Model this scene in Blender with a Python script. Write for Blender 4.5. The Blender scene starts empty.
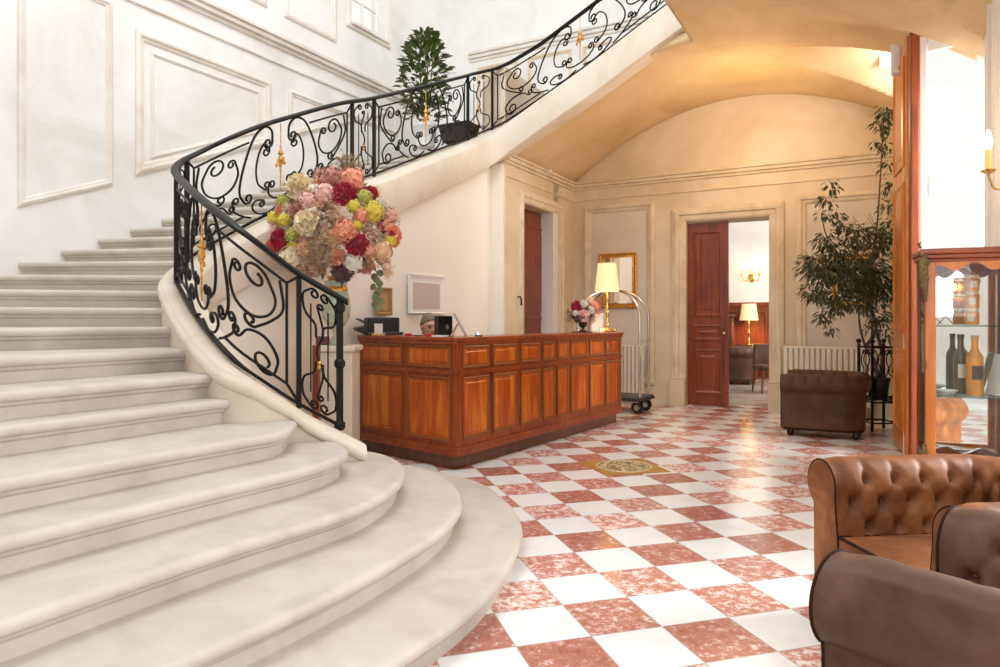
import bpy, math, random
from mathutils import Vector, Matrix
PI = math.pi
scene = bpy.context.scene
COL = scene.collection
EYE, FOC, HOR = 1.3, 690.0, 320.0
TH = math.radians(28.8)
RX, RY = math.cos(TH), -math.sin(TH)      # room axis "right"
FX, FY = math.sin(TH), math.cos(TH)       # room axis "forward"

def AB(a, b, z=0.0):
    return Vector((a*RX + b*FX, a*RY + b*FY, z))
def toab(x, y):
    return (x*RX + y*RY, x*FX + y*FY)
def WP(px, y, Y):
    return Vector(((px-500)/FOC*Y, Y, EYE - (y-HOR)*Y/FOC))
def onb(px, y, b):            # point of the plane b = const
    t = (px-500)/FOC
    Y = b/(t*FX + FY)
    p = WP(px, y, Y); return (toab(p.x, p.y)[0], p.z)
def ona(px, y, a):            # point of the plane a = const
    t = (px-500)/FOC
    Y = a/(t*RX + RY)
    p = WP(px, y, Y); return (toab(p.x, p.y)[1], p.z)

# ------------------------------------------------------------------ materials
def new_mat(name):
    m = bpy.data.materials.new(name); m.use_nodes = True
    nt = m.node_tree; b = nt.nodes['Principled BSDF']
    return m, nt, b
def N(nt, t, **kw):
    n = nt.nodes.new(t)
    for k, v in kw.items(): setattr(n, k, v)
    return n
def objco(nt, scale=(1,1,1), rot=(0,0,0)):
    tc = N(nt, 'ShaderNodeTexCoord'); mp = N(nt, 'ShaderNodeMapping')
    mp.inputs['Scale'].default_value = scale; mp.inputs['Rotation'].default_value = rot
    nt.links.new(tc.outputs['Object'], mp.inputs['Vector']); return mp.outputs['Vector']
def noise(nt, vec, scale, detail=4, rough=0.55, dist=0.0):
    n = N(nt, 'ShaderNodeTexNoise'); n.inputs['Scale'].default_value = scale
    n.inputs['Detail'].default_value = detail; n.inputs['Roughness'].default_value = rough
    n.inputs['Distortion'].default_value = dist
    nt.links.new(vec, n.inputs['Vector']); return n.outputs['Fac']
def ramp(nt, fac, stops):
    r = N(nt, 'ShaderNodeValToRGB'); e = r.color_ramp.elements
    while len(e) < len(stops): e.new(0.5)
    for el, (p, c) in zip(e, stops): el.position = p; el.color = (*c, 1) if len(c) == 3 else c
    nt.links.new(fac, r.inputs['Fac']); return r.outputs['Color']
def bump(nt, b, fac, strength, dist=0.02):
    n = N(nt, 'ShaderNodeBump'); n.inputs['Strength'].default_value = strength
    n.inputs['Distance'].default_value = dist
    nt.links.new(fac, n.inputs['Height']); nt.links.new(n.outputs['Normal'], b.inputs['Normal'])
def plain(name, col, rough=0.5, metal=0.0, spec=0.5, emit=None, es=0.0, sheen=0.0, var=0.0, vscale=8, coat=0.0):
    m, nt, b = new_mat(name)
    b.inputs['Base Color'].default_value = (*col, 1); b.inputs['Roughness'].default_value = rough
    b.inputs['Metallic'].default_value = metal; b.inputs['Specular IOR Level'].default_value = spec
    if coat: b.inputs['Coat Weight'].default_value = coat; b.inputs['Coat Roughness'].default_value = .1
    if sheen: b.inputs['Sheen Weight'].default_value = sheen
    if emit: b.inputs['Emission Color'].default_value = (*emit, 1); b.inputs['Emission Strength'].default_value = es
    if var:
        f = noise(nt, objco(nt), vscale, 5)
        lo = tuple(c*(1-var) for c in col); hi = tuple(min(1, c*(1+var)) for c in col)
        nt.links.new(ramp(nt, f, [(0.3, lo), (0.7, hi)]), b.inputs['Base Color'])
    return m
def plaster(name, c0, c1, c2, scale=1.3, rough=0.75):
    m, nt, b = new_mat(name)
    v = objco(nt)
    f = noise(nt, v, scale, 7, .62, .6)
    nt.links.new(ramp(nt, f, [(0.32, c0), (0.5, c1), (0.68, c2)]), b.inputs['Base Color'])
    b.inputs['Roughness'].default_value = rough
    b.inputs['Specular IOR Level'].default_value = .25
    bump(nt, b, noise(nt, v, 30, 4), .06, .01)
    return m
def woodmat(name, dark, mid, light, axis='z', rough=0.28, scale=1.0, coat=.3):
    m, nt, b = new_mat(name)
    s = {'z': (9, 9, .9), 'x': (.9, 9, 9), 'y': (9, .9, 9)}[axis]
    v = objco(nt, tuple(k*scale for k in s))
    f = noise(nt, v, 1.6, 6, .6, 1.2)
    big = noise(nt, objco(nt), 1.7, 3)
    mx = N(nt, 'ShaderNodeMath', operation='ADD'); mh = N(nt, 'ShaderNodeMath', operation='MULTIPLY')
    nt.links.new(big, mh.inputs[0]); mh.inputs[1].default_value = .5
    nt.links.new(f, mx.inputs[0]); nt.links.new(mh.outputs[0], mx.inputs[1])
    nt.links.new(ramp(nt, mx.outputs[0], [(0.45, dark), (0.72, mid), (1.0, light)]), b.inputs['Base Color'])
    b.inputs['Roughness'].default_value = rough
    b.inputs['Coat Weight'].default_value = coat; b.inputs['Coat Roughness'].default_value = .12
    bump(nt, b, f, .05, .005)
    return m

M = {}
M['stucco'] = plaster('white_stucco', (.70,.68,.645), (.80,.785,.76), (.855,.845,.825), 1.1)
M['cream'] = plaster('cream_plaster', (.62,.50,.34), (.72,.60,.44), (.79,.69,.54), .9)
M['spandrel'] = plaster('pale_plaster', (.87,.80,.68), (.89,.83,.73), (.90,.86,.78), .7)
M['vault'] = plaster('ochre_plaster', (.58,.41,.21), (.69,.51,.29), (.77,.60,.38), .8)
M['panel_cream'] = plaster('panel_plaster', (.62,.54,.44), (.69,.61,.51), (.75,.68,.58), .9)
M['trimline'] = plaster('molding_plaster', (.62,.50,.34), (.73,.61,.45), (.80,.70,.55), 2.5)
M['trimwhite'] = plaster('white_molding', (.66,.60,.53), (.74,.69,.63), (.80,.77,.72), 2.0)
M['stone'] = plaster('worn_stone', (.475,.425,.36), (.545,.495,.435), (.60,.555,.50), 3.0, .5)
M['curbstone'] = plaster('pale_stone', (.63,.54,.42), (.72,.63,.51), (.78,.70,.59), 1.6, .6)
M['iron'] = plain('black_iron', (.008,.007,.007), .40, 0, .22)
M['gilt'] = plain('gilt_metal', (.66,.33,.075), .36, .8, .5, var=.4, vscale=40)
M['brass'] = plain('brass', (.78,.55,.20), .25, 1.0)
M['chrome'] = plain('chrome', (.82,.82,.83), .12, 1.0)
M['wood'] = woodmat('varnished_mahogany', (.10,.014,.003), (.27,.048,.006), (.45,.11,.012), coat=.1)
M['woodx'] = woodmat('varnished_mahogany_rail', (.10,.014,.003), (.26,.046,.006), (.42,.10,.012), 'x', coat=.1)
M['panelwood'] = woodmat('figured_mahogany', (.20,.022,.003), (.50,.090,.006), (.76,.24,.016), coat=.1, scale=.7)
M['goldline'] = plain('gilded_bead', (.26,.07,.012), .35, .1)
M['darkwood'] = woodmat('dark_plinth_wood', (.05,.012,.004), (.12,.03,.01), (.20,.06,.02))
M['doorwood'] = woodmat('red_door_wood', (.09,.016,.005), (.20,.040,.010), (.30,.068,.016), 'z', .35, coat=.1)
M['orangewood'] = woodmat('orange_door_wood', (.38,.09,.016), (.62,.19,.035), (.78,.31,.07), 'z', .35)
M['maple'] = plain('pale_yellow_wood', (.72,.50,.22), .5, var=.12, vscale=5)
M['leather'] = None
M['white'] = plain('white_paint', (.82,.80,.77), .45)
M['paper'] = plain('white_paper', (.85,.84,.82), .7)
M['greypaper'] = plain('printed_grey_paper', (.56,.49,.43), .7, var=.06, vscale=90)
M['black'] = plain('black_plastic', (.010,.010,.011), .4)
M['darkgrey'] = plain('dark_grey_plastic', (.05,.05,.055), .4)
M['red'] = plain('red_plastic', (.65,.02,.03), .4)
M['steel'] = plain('grey_steel', (.35,.36,.37), .35, .7)
M['radiator'] = plain('cream_enamel', (.78,.70,.57), .4)
M['rubber'] = plain('black_rubber', (.015,.015,.015), .6)
M['suit'] = plain('dark_suit_cloth', (.02,.022,.03), .85, var=.2, vscale=60)
M['shirt'] = plain('white_shirt_cloth', (.8,.8,.8), .8)
M['skin'] = plain('skin', (.72,.40,.27), .5, var=.08, vscale=14)
M['hair'] = plain('grey_brown_hair', (.20,.145,.10), .75, var=.55, vscale=80)
M['eye'] = plain('dark_eye', (.05,.03,.02), .25)
M['brow'] = plain('dark_brow_hair', (.10,.07,.05), .8)
M['shade'] = plain('cream_lampshade', (.9,.74,.45), .8, emit=(1,.66,.28), es=.28)
M['bulb'] = plain('lit_bulb', (1,.9,.7), .4, emit=(1,.78,.45), es=12)
M['candle'] = plain('candle_sleeve', (.85,.62,.25), .5, emit=(1,.55,.15), es=.25)
M['leaf'] = plain('dark_green_leaf', (.088,.108,.044), .42, var=.5, vscale=9)
M['leaf2'] = plain('fresh_green_leaf', (.095,.13,.032), .4, var=.6, vscale=9)
M['eucal'] = plain('eucalyptus_leaf', (.16,.19,.08), .55, var=.2, vscale=20)
M['bark'] = plain('grey_bark', (.12,.08,.05), .85, var=.4, vscale=25)
M['soil'] = plain('potting_soil', (.05,.03,.02), .95)
M['dish'] = plain('pale_ceramic', (.8,.8,.8), .2)
M['honey'] = plain('amber_honey', (.80,.33,.05), .12, coat=.4, var=.15)
M['lid'] = plain('pale_gold_lid', (.80,.66,.42), .35, .3)
M['amber'] = plain('amber_spirit', (.75,.30,.02), .06, coat=.6, var=.25, vscale=12)
M['darkbottle'] = plain('dark_olive_glass', (.10,.075,.02), .08, coat=.6)
M['label'] = plain('cream_label', (.75,.70,.60), .6)
M['darklabel'] = plain('dark_label', (.06,.04,.03), .5)
M['cork'] = plain('cork', (.6,.42,.22), .8, var=.2, vscale=60)
M['ormolu'] = plain('aged_bronze', (.20,.14,.055), .45, .8, var=.5, vscale=50)
M['vaseglass'] = plain('green_tinted_glass', (.42,.47,.34), .12, coat=.5, var=.2, vscale=20)
M['urn'] = plain('dark_bronze_urn', (.07,.06,.04), .3, .6)
M['pot'] = plain('grey_planter', (.18,.17,.16), .45)
M['basket'] = plain('dark_wicker', (.04,.025,.02), .8, var=.3, vscale=90)
def glass(name, col=(1,1,1), rough=0.0, mixw=.88):
    m, nt, b = new_mat(name); nt.nodes.remove(b)
    out = nt.nodes['Material Output']; tr = N(nt, 'ShaderNodeBsdfTransparent'); gl = N(nt, 'ShaderNodeBsdfGlossy')
    tr.inputs['Color'].default_value = (*col, 1); gl.inputs['Roughness'].default_value = rough
    mx = N(nt, 'ShaderNodeMixShader'); lw = N(nt, 'ShaderNodeLayerWeight'); lw.inputs['Blend'].default_value = .5
    pw = N(nt, 'ShaderNodeMath', operation='POWER'); nt.links.new(lw.outputs['Facing'], pw.inputs[0]); pw.inputs[1].default_value = 4.0
    fr = N(nt, 'ShaderNodeMath', operation='MULTIPLY_ADD'); nt.links.new(pw.outputs[0], fr.inputs[0]); fr.inputs[1].default_value = .7; fr.inputs[2].default_value = .04
    nt.links.new(fr.outputs[0], mx.inputs[0]); nt.links.new(tr.outputs[0], mx.inputs[1]); nt.links.new(gl.outputs[0], mx.inputs[2])
    nt.links.new(mx.outputs[0], out.inputs['Surface']); return m
M['glass'] = glass('clear_glass', (.97,.98,.97))
M['glassgreen'] = glass('shelf_glass', (.72,.82,.76))
M['mirror'] = plain('mirror_silver', (.93,.93,.92), .02, 1.0)
def leather(name, dark, mid, light):
    m, nt, b = new_mat(name); v = objco(nt)
    f = noise(nt, v, 3.2, 6, .62, .5)
    nt.links.new(ramp(nt, f, [(0.32, dark), (0.52, mid), (0.70, light)]), b.inputs['Base Color'])
    b.inputs['Roughness'].default_value = .52; b.inputs['Specular IOR Level'].default_value = .32
    bump(nt, b, noise(nt, v, 160, 3), .12, .004); return m
M['leather'] = leather('tan_suede_leather', (.085,.025,.007), (.205,.068,.018), (.40,.165,.055))
M['leatherdark'] = leather('brown_leather', (.05,.020,.011), (.085,.036,.020), (.13,.06,.034))
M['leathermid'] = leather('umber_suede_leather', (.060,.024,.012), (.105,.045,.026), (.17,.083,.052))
M['piping'] = plain('dark_piping', (.035,.015,.008), .85, spec=.1)
M['button'] = plain('leather_button', (.12,.04,.015), .4)
def pet(name, c, v=.18):
    return plain('petal_'+name, c, .65, sheen=.2, var=v, vscale=30)
P = {'cream': pet('cream', (.88,.72,.48)), 'pink': pet('pink', (.88,.50,.43)), 'coral': pet('coral', (.85,.33,.20)),
     'crimson': pet('crimson', (.42,.008,.040), .3), 'red': pet('red', (.55,.06,.05)), 'yellow': pet('yellow', (.76,.62,.07)),
     'lime': pet('lime', (.48,.47,.09)), 'peach': pet('peach', (.90,.56,.34)), 'tan': pet('tan', (.55,.32,.20)),
     'brown': pet('brown', (.36,.19,.12)), 'mauve': pet('mauve', (.48,.20,.15)), 'plum': pet('plum', (.10,.035,.045)),
     'white': pet('white', (.90,.83,.72)), 'olive': pet('olive', (.30,.20,.09)), 'salmon': pet('salmon', (.86,.42,.28))}

# floor: red and white marble chequer
def floor_mat():
    m, nt, b = new_mat('marble_chequer')
    sz, th, x0, y0 = .3244, math.radians(16.16), .1048, 3.771
    c, s = math.cos(th), math.sin(th)
    tc = N(nt, 'ShaderNodeTexCoord'); sp = N(nt, 'ShaderNodeSeparateXYZ'); nt.links.new(tc.outputs['Object'], sp.inputs[0])
    def lin(ax, ay, k):
        m1 = N(nt, 'ShaderNodeMath', operation='MULTIPLY'); m1.inputs[1].default_value = ax; nt.links.new(sp.outputs[0], m1.inputs[0])
        m2 = N(nt, 'ShaderNodeMath', operation='MULTIPLY_ADD'); m2.inputs[1].default_value = ay; nt.links.new(sp.outputs[1], m2.inputs[0])
        nt.links.new(m1.outputs[0], m2.inputs[2])
        m3 = N(nt, 'ShaderNodeMath', operation='ADD'); m3.inputs[1].default_value = k; nt.links.new(m2.outputs[0], m3.inputs[0]); return m3.outputs[0]
    u = lin(c/sz, s/sz, -(x0*c+y0*s)/sz); v = lin(s/sz, -c/sz, -(x0*s-y0*c)/sz)
    def op(o, a, bb=None):
        n = N(nt, 'ShaderNodeMath', operation=o)
        for i, q in enumerate((a, bb)):
            if q is None: continue
            if isinstance(q, (int, float)): n.inputs[i].default_value = q
            else: nt.links.new(q, n.inputs[i])
        return n.outputs[0]
    fu, fv = op('FLOOR', u), op('FLOOR', v)
    par = op('MULTIPLY', op('FRACT', op('MULTIPLY', op('ADD', fu, fv), .5)), 2.0)      # 0 red, 1 white
    cell = N(nt, 'ShaderNodeCombineXYZ'); nt.links.new(fu, cell.inputs[0]); nt.links.new(fv, cell.inputs[1])
    wn = N(nt, 'ShaderNodeTexWhiteNoise'); nt.links.new(cell.outputs[0], wn.inputs['Vector'])
    # each tile is its own slab: shift the veining per tile
    off = N(nt, 'ShaderNodeVectorMath', operation='MULTIPLY_ADD'); nt.links.new(wn.outputs['Color'], off.inputs[0])
    off.inputs[1].default_value = (9, 9, 9); nt.links.new(tc.outputs['Object'], off.inputs[2])
    f1 = noise(nt, off.outputs[0], 21, 10, .80, .35)
    sh = op('ADD', f1, op('MULTIPLY', op('SUBTRACT', wn.outputs['Value'], .5), .09))
    red = ramp(nt, sh, [(0.34, (.42,.14,.10)), (0.49, (.56,.235,.175)), (0.54, (.66,.37,.31)), (0.57, (.85,.75,.71))])
    hue = N(nt, 'ShaderNodeHueSaturation'); nt.links.new(red, hue.inputs['Color'])
    hue.inputs['Hue'].default_value = .5
    wv = N(nt, 'ShaderNodeMapRange'); nt.links.new(wn.outputs['Value'], wv.inputs[0]); wv.inputs[3].default_value = .80; wv.inputs[4].default_value = 1.12
    nt.links.new(wv.outputs[0], hue.inputs['Value'])
    f2 = noise(nt, off.outputs[0], 4, 7, .6, 1.0)
    wht = ramp(nt, f2, [(0.30, (.74,.73,.72)), (0.45, (.83,.825,.82)), (0.7, (.87,.87,.87))])
    mx = N(nt, 'ShaderNodeMix', data_type='RGBA'); nt.links.new(par, mx.inputs[0]); nt.links.new(hue.outputs[0], mx.inputs[6]); nt.links.new(wht, mx.inputs[7])
    # thin joints
    def edge(q):
        fr = op('FRACT', q); return op('MINIMUM', fr, op('SUBTRACT', 1.0, fr))
    j = op('LESS_THAN', op('MINIMUM', edge(u), edge(v)), .008)
    mj = N(nt, 'ShaderNodeMix', data_type='RGBA'); nt.links.new(j, mj.inputs[0]); nt.links.new(mx.outputs[2], mj.inputs[6]); mj.inputs[7].default_value = (.45,.41,.38,1)
    nt.links.new(mj.outputs[2], b.inputs['Base Color'])
    b.inputs['Roughness'].default_value = .16; b.inputs['Specular IOR Level'].default_value = .5
    bump(nt, b, noise(nt, tc.outputs['Object'], 5, 3), .03, .02)
    return m
M['floor'] = floor_mat()
M['parquet'] = woodmat('grey_brown_parquet', (.22,.17,.13), (.36,.30,.25), (.50,.44,.38), 'x', .25, .6)

# ------------------------------------------------------------------ mesh builder
class MB:
    def __init__(s): s.v = []; s.f = []; s.m = []; s.mat = 0
    def add(s, vs, fs):
        o = len(s.v); s.v += [tuple(p) for p in vs]
        for f in fs: s.f.append(tuple(i+o for i in f)); s.m.append(s.mat)
        return s
    def hexa(s, p):      # 8 points: bottom 0-3, top 4-7
        return s.add(p, [(3,2,1,0),(4,5,6,7),(0,1,5,4),(1,2,6,5),(2,3,7,6),(3,0,4,7)])
    def box(s, x0, x1, y0, y1, z0, z1, T=None):
        p = [Vector(q) for q in ((x0,y0,z0),(x1,y0,z0),(x1,y1,z0),(x0,y1,z0),(x0,y0,z1),(x1,y0,z1),(x1,y1,z1),(x0,y1,z1))]
        if T is not None: p = [T @ q for q in p]
        return s.hexa(p)
    def abox(s, a0, a1, b0, b1, z0, z1):
        return s.hexa([AB(a0,b0,z0),AB(a1,b0,z0),AB(a1,b1,z0),AB(a0,b1,z0),AB(a0,b0,z1),AB(a1,b0,z1),AB(a1,b1,z1),AB(a0,b1,z1)])
    def rings(s, rings, closed=True, caps=True, loop=False):
        n = len(rings[0]); vs = [p for r in rings for p in r]; fs = []
        k = len(rings); m = n if closed else n-1
        for i in range(k if loop else k-1):
            i2 = (i+1) % k
            for j in range(m):
                j2 = (j+1) % n
                fs.append((i*n+j, i*n+j2, i2*n+j2, i2*n+j))
        if caps and closed and not loop:
            fs.append(tuple(reversed(range(n)))); fs.append(tuple((k-1)*n+j for j in range(n)))
        return s.add(vs, fs)
    def lathe(s, prof, o=(0,0,0), n=20, axis=None, T=None):
        rs = []
        for r, z in prof:
            rs.append([Vector((max(r,1e-4)*math.cos(2*PI*j/n), max(r,1e-4)*math.sin(2*PI*j/n), z)) for j in range(n)])
        o = Vector(o)
        for r in rs:
            for j in range(n): r[j] = (T @ r[j]) if T is not None else r[j] + o
        return s.rings(rs)
    def tube(s, pts, r, n=6, closed=False, up=None):
        pts = [Vector(p) for p in pts]; k = len(pts); rs = []
        rad = r if isinstance(r, (list, tuple)) else [r]*k
        nrm = None
        for i, p in enumerate(pts):
            a = pts[(i-1) % k] if (i > 0 or closed) else p; b = pts[(i+1) % k] if (i < k-1 or closed) else p
            t = (b-a)
            if t.length < 1e-9: t = Vector((0,0,1))
            t.normalize()
            if nrm is None:
                ref = Vector((0,0,1)) if abs(t.z) < .9 else Vector((1,0,0))
                nrm = t.cross(ref).normalized()
            nrm = nrm - t*nrm.dot(t)
            if nrm.length < 1e-6: nrm = t.orthogonal()
            nrm.normalize(); bn = t.cross(nrm)
            rs.append([p + (nrm*math.cos(2*PI*j/n) + bn*math.sin(2*PI*j/n))*rad[i] for j in range(n)])
        return s.rings(rs, True, not closed, closed)
    def ball(s, c, r, n=10, sc=(1,1,1), T=None):
        c = Vector(c); m = max(4, n//2+1); rs = []
        for i in range(m+1):
            t = PI*i/m; rr = max(math.sin(t), 1e-3)
            rs.append([Vector((rr*math.cos(2*PI*j/n)*r*sc[0], rr*math.sin(2*PI*j/n)*r*sc[1], -math.cos(t)*r*sc[2])) for j in range(n)])
        rs = [[(c + ((T @ p) if T is not None else p)) for p in r_] for r_ in rs]
        return s.rings(rs)
    def build(s, name, mat, parent=None, smooth=35, bevel=0.0, seg=2):
        me = bpy.data.meshes.new(name); me.from_pydata(s.v, [], s.f)
        mats = mat if isinstance(mat, (list, tuple)) else [mat]
        for q in mats: me.materials.append(q)
        if len(mats) > 1: me.polygons.foreach_set('material_index', s.m)
        import bmesh
        bm = bmesh.new(); bm.from_mesh(me); bmesh.ops.recalc_face_normals(bm, faces=bm.faces); bm.to_mesh(me); bm.free()
        if smooth:
            me.polygons.foreach_set('use_smooth', [True]*len(me.polygons)); me.set_sharp_from_angle(angle=math.radians(smooth))
        me.update()
        o = bpy.data.objects.new(name, me); COL.objects.link(o)
        if parent is not None: o.parent = parent
        if bevel:
            bv = o.modifiers.new('edge', 'BEVEL'); bv.width = bevel; bv.segments = seg; bv.limit_method = 'ANGLE'; bv.angle_limit = math.radians(40)
        return o
def thing(name, label, cat, loc=(0,0,0), rz=0.0, group=None):
    o = bpy.data.objects.new(name, None); COL.objects.link(o); o.empty_display_size = .1
    o.location = loc; o.rotation_euler = (0,0,rz); o['label'] = label; o['category'] = cat
    if group: o['group'] = group
    return o
def tag(o, label, cat, group=None):
    o['label'] = label; o['category'] = cat
    if group: o['group'] = group
    return o
def struct(o, label=None, cat=None):
    o['kind'] = 'structure'
    if label: o['label'] = label
    if cat: o['category'] = cat
    return o
def copy_tree(o, parent=None):
    c = o.copy(); COL.objects.link(c)
    if parent is not None: c.parent = parent
    for ch in list(o.children): copy_tree(ch, c)
    return c
def crom(pts, n=8):
    pts = [Vector(p) for p in pts]; out = []
    P_ = [pts[0]*2-pts[1]] + pts + [pts[-1]*2-pts[-2]]
    for i in range(1, len(P_)-2):
        p0, p1, p2, p3 = P_[i-1:i+3]
        for k in range(n):
            t = k/n
            out.append(.5*((2*p1)+(p2-p0)*t+(2*p0-5*p1+4*p2-p3)*t*t+(3*p1-p0-3*p2+p3)*t**3))
    out.append(pts[-1].copy()); return out
def resample(pts, n):
    d = [0]
    for a, b in zip(pts, pts[1:]): d.append(d[-1]+(b-a).length)
    L = d[-1]; out = []; i = 0
    for k in range(n):
        t = L*k/(n-1)
        while i < len(d)-2 and d[i+1] < t: i += 1
        f = (t-d[i])/max(d[i+1]-d[i], 1e-9); out.append(pts[i].lerp(pts[i+1], min(max(f,0),1)))
    return out

# ------------------------------------------------------------------ camera, world
cam = bpy.data.cameras.new('camera'); cam.sensor_width = 36; cam.lens = 36*FOC/1000; cam.shift_y = -(333.5-HOR)/1000
cam.clip_start = .05
co = bpy.data.objects.new('camera', cam); COL.objects.link(co)
co.location = (0,0,EYE); co.rotation_euler = (PI/2,0,0); scene.camera = co
w = bpy.data.worlds.new('daylight'); scene.world = w; w.use_nodes = True
bg = w.node_tree.nodes['Background']; bg.inputs[0].default_value = (1.0,.985,.965,1); bg.inputs[1].default_value = .78
scene.view_settings.view_transform = 'Standard'; scene.view_settings.look = 'None'
scene.view_settings.exposure = 0.0; scene.view_settings.gamma = 1.0
scene.view_settings.use_curve_mapping = False

# ------------------------------------------------------------------ setting
def pf_far(u, z, d): return AB(u, 10.5-d, z)
def pf_left(u, z, d): return AB(-6.6+d, u, z)
def pf_vest(u, z, d): return AB(-4.4+d, u, z)
def pf_back(u, z, d): return AB(u, 9.7-d, z)
def offset_poly(p, w):
    n = len(p); out = []
    area = sum(p[i][0]*p[(i+1)%n][1]-p[(i+1)%n][0]*p[i][1] for i in range(n)); sg = 1 if area > 0 else -1
    for i in range(n):
        a, b, c = Vector(p[i-1]), Vector(p[i]), Vector(p[(i+1)%n])
        d1 = (b-a).normalized(); d2 = (c-b).normalized()
        n1 = Vector((-d1.y, d1.x))*sg; n2 = Vector((-d2.y, d2.x))*sg
        m = (n1+n2); m = m/max(m.dot(n1), .2)
        out.append((b.x+m.x*w, b.y+m.y*w))
    return out
PROF = [(0,-.01),(0,.6),(.12,.75),(.3,1),(.48,.9),(.56,.5),(.8,.45),(.9,.3),(1,.0),(1,-.01)]
def molding(name, pf, poly, w, d, mat, parent=None, prof=PROF):
    poly = [tuple(q) for q in poly]; rings = []
    for o, dp in prof:
        rings.append([pf(u, z, dp*d) for u, z in offset_poly(poly, o*w)])
    mb = MB(); k = len(rings); n = len(poly)
    mb.rings(rings, True, False)
    ob = mb.build(name, mat, parent, 25)
    if parent is None: struct(ob)
    return ob
def rect(u0, u1, z0, z1): return [(u0,z0),(u1,z0),(u1,z1),(u0,z1)]

fl = MB(); fl.add([(-9,-3,0),(9,-3,0),(9,6.2,0),tuple(AB(.9,7.3)),tuple(AB(.9,11.2)),tuple(AB(-9,11.2))], [(0,1,2,3,4,5)]); fl = fl.build('floor', M['floor'], smooth=0); struct(fl)
# stairwell outer wall with rounded corner, window opening in it
mb = MB()
wb0, wz0 = ona(352.5, 25, -6.6); wb1, _ = ona(384, 39, -6.6); wz0 = 5.56; wz1 = 7.4
mb.abox(-6.85,-6.6, 4.6-6, wb0, 0, 8.5); mb.abox(-6.85,-6.6, wb0, wb1, 0, wz0); mb.abox(-6.85,-6.6, wb0, wb1, wz1, 8.5)
mb.abox(-6.85,-6.6, wb1, 8.95, 0, 8.5)
struct(mb.build('wall_left', M['stucco'], smooth=0))
mb = MB(); arc = []
for k in range(13):
    t = PI/2*k/12; arc.append((-6.6+.75*(1-math.cos(t)), 8.95+.75*math.sin(t)))
ring = []
for (a, b) in arc: ring.append([AB(a,b,0), AB(a,b,8.5), AB(a-.2,b+.2,8.5), AB(a-.2,b+.2,0)])
mb.rings(ring)
struct(mb.build('wall_corner', M['stucco'], smooth=40))
mb = MB(); mb.abox(-5.85,-4.4, 9.7,9.9, 0, 8.5); mb.abox(-4.4,5.0, 9.7,9.9, 4.72, 8.5)
struct(mb.build('wall_back', M['stucco'], smooth=0))
# mouldings on the stairwell wall: raked bottoms follow the flight
def lz(px, y): return ona(px, y, -6.6)
b0, z0 = lz(17.5,207); b1, z1 = lz(112,185); zt = 4.42
molding('trim_1', pf_left, [(b0,z0),(b1,z1),(b1,zt),(b0,zt)], .07,.03, M['trimwhite'])
b0, z0 = lz(135,175); b2, zt2 = lz(270,84); zr = z0 + .40*(b2-b0)
molding('trim_2', pf_left, [(b0,z0),(b2,zr),(b2,4.24),(b0,4.24)], .10,.04, M['trimwhite'])
molding('trim_3', pf_left, [(b0+.17,z0+.2),(b2-.17,zr+.10),(b2-.17,4.07),(b0+.17,4.07)], .04,.02, M['trimwhite'])
molding('trim_4', pf_left, [(b2+.3,zr+.16),(8.6,zr+.16+.4*(8.3-b2)),(8.6,4.24),(b2+.3,4.24)], .08,.035, M['trimwhite'])
mb = MB()
for z, d, hh in ((4.80,.10,.05),(4.745,.07,.055),(4.70,.03,.045),(4.50,.025,.03)): mb.abox(-6.62,-6.6+d, -1.4, 8.95, z, z+hh)
struct(mb.build('trim_5', M['trimwhite'], smooth=0, bevel=.008))
for i, (u0, u1) in enumerate(((3.2,4.55),(4.75,6.05),(6.34,7.28))):
    molding('trim_%d' % (6+i), pf_left, rect(u0,u1,5.14,8.0), .09,.03, M['trimwhite'])
# window in the stairwell wall
wn = MB(); wd = .05
wn.abox(-6.76,-6.70, wb0, wb0+wd, wz0, wz1); wn.abox(-6.76,-6.70, wb1-wd, wb1, wz0, wz1)
wn.abox(-6.76,-6.70, wb0, wb1, wz0, wz0+wd); wn.abox(-6.76,-6.70, wb0, wb1, wz1-wd, wz1)
mid = (wb0+wb1)/2; wn.abox(-6.75,-6.71, mid-.02, mid+.02, wz0, wz1)
for z in (wz0+.42, wz0+.84, wz0+1.26): wn.abox(-6.75,-6.71, wb0, wb1, z-.012, z+.012)
wob = struct(wn.build('window_1', M['white'], smooth=0, bevel=.006))
sl = MB(); sl.abox(-6.72,-6.54, wb0-.06, wb1+.06, wz0-.05, wz0); sl.build('window_sill', M['trimwhite'], wob, 0, .01)
gp = MB(); gp.abox(-6.735,-6.728, wb0+.02, wb1-.02, wz0+.02, wz1-.02); gp.build('pane', M['glass'], wob, 0)
molding('trim_9', pf_left, rect(wb0-.14,wb1+.14,wz0-.1,wz1+.14), .08,.04, M['trimwhite'])
# dado on the back wall of the upper flight
mb = MB()
for z, d, hh in ((5.63,.07,.05),(5.57,.045,.06),(5.52,.02,.05)): mb.abox(-5.9,3.0, 9.7-d, 9.72, z, z+hh)
struct(mb.build('trim_10', M['trimwhite'], smooth=0, bevel=.008))
for i in range(6):
    u0 = -5.75+.92*i; zb_ = 4.30 + max(0, (u0+4.6))*.45
    if zb_ < 5.2: molding('trim_%d' % (11+i), pf_back, [(u0,zb_),(u0+.74,zb_+ (.33 if u0 > -4.7 else 0)),(u0+.74,5.42),(u0,5.42)], .06,.025, M['trimline'])

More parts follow.
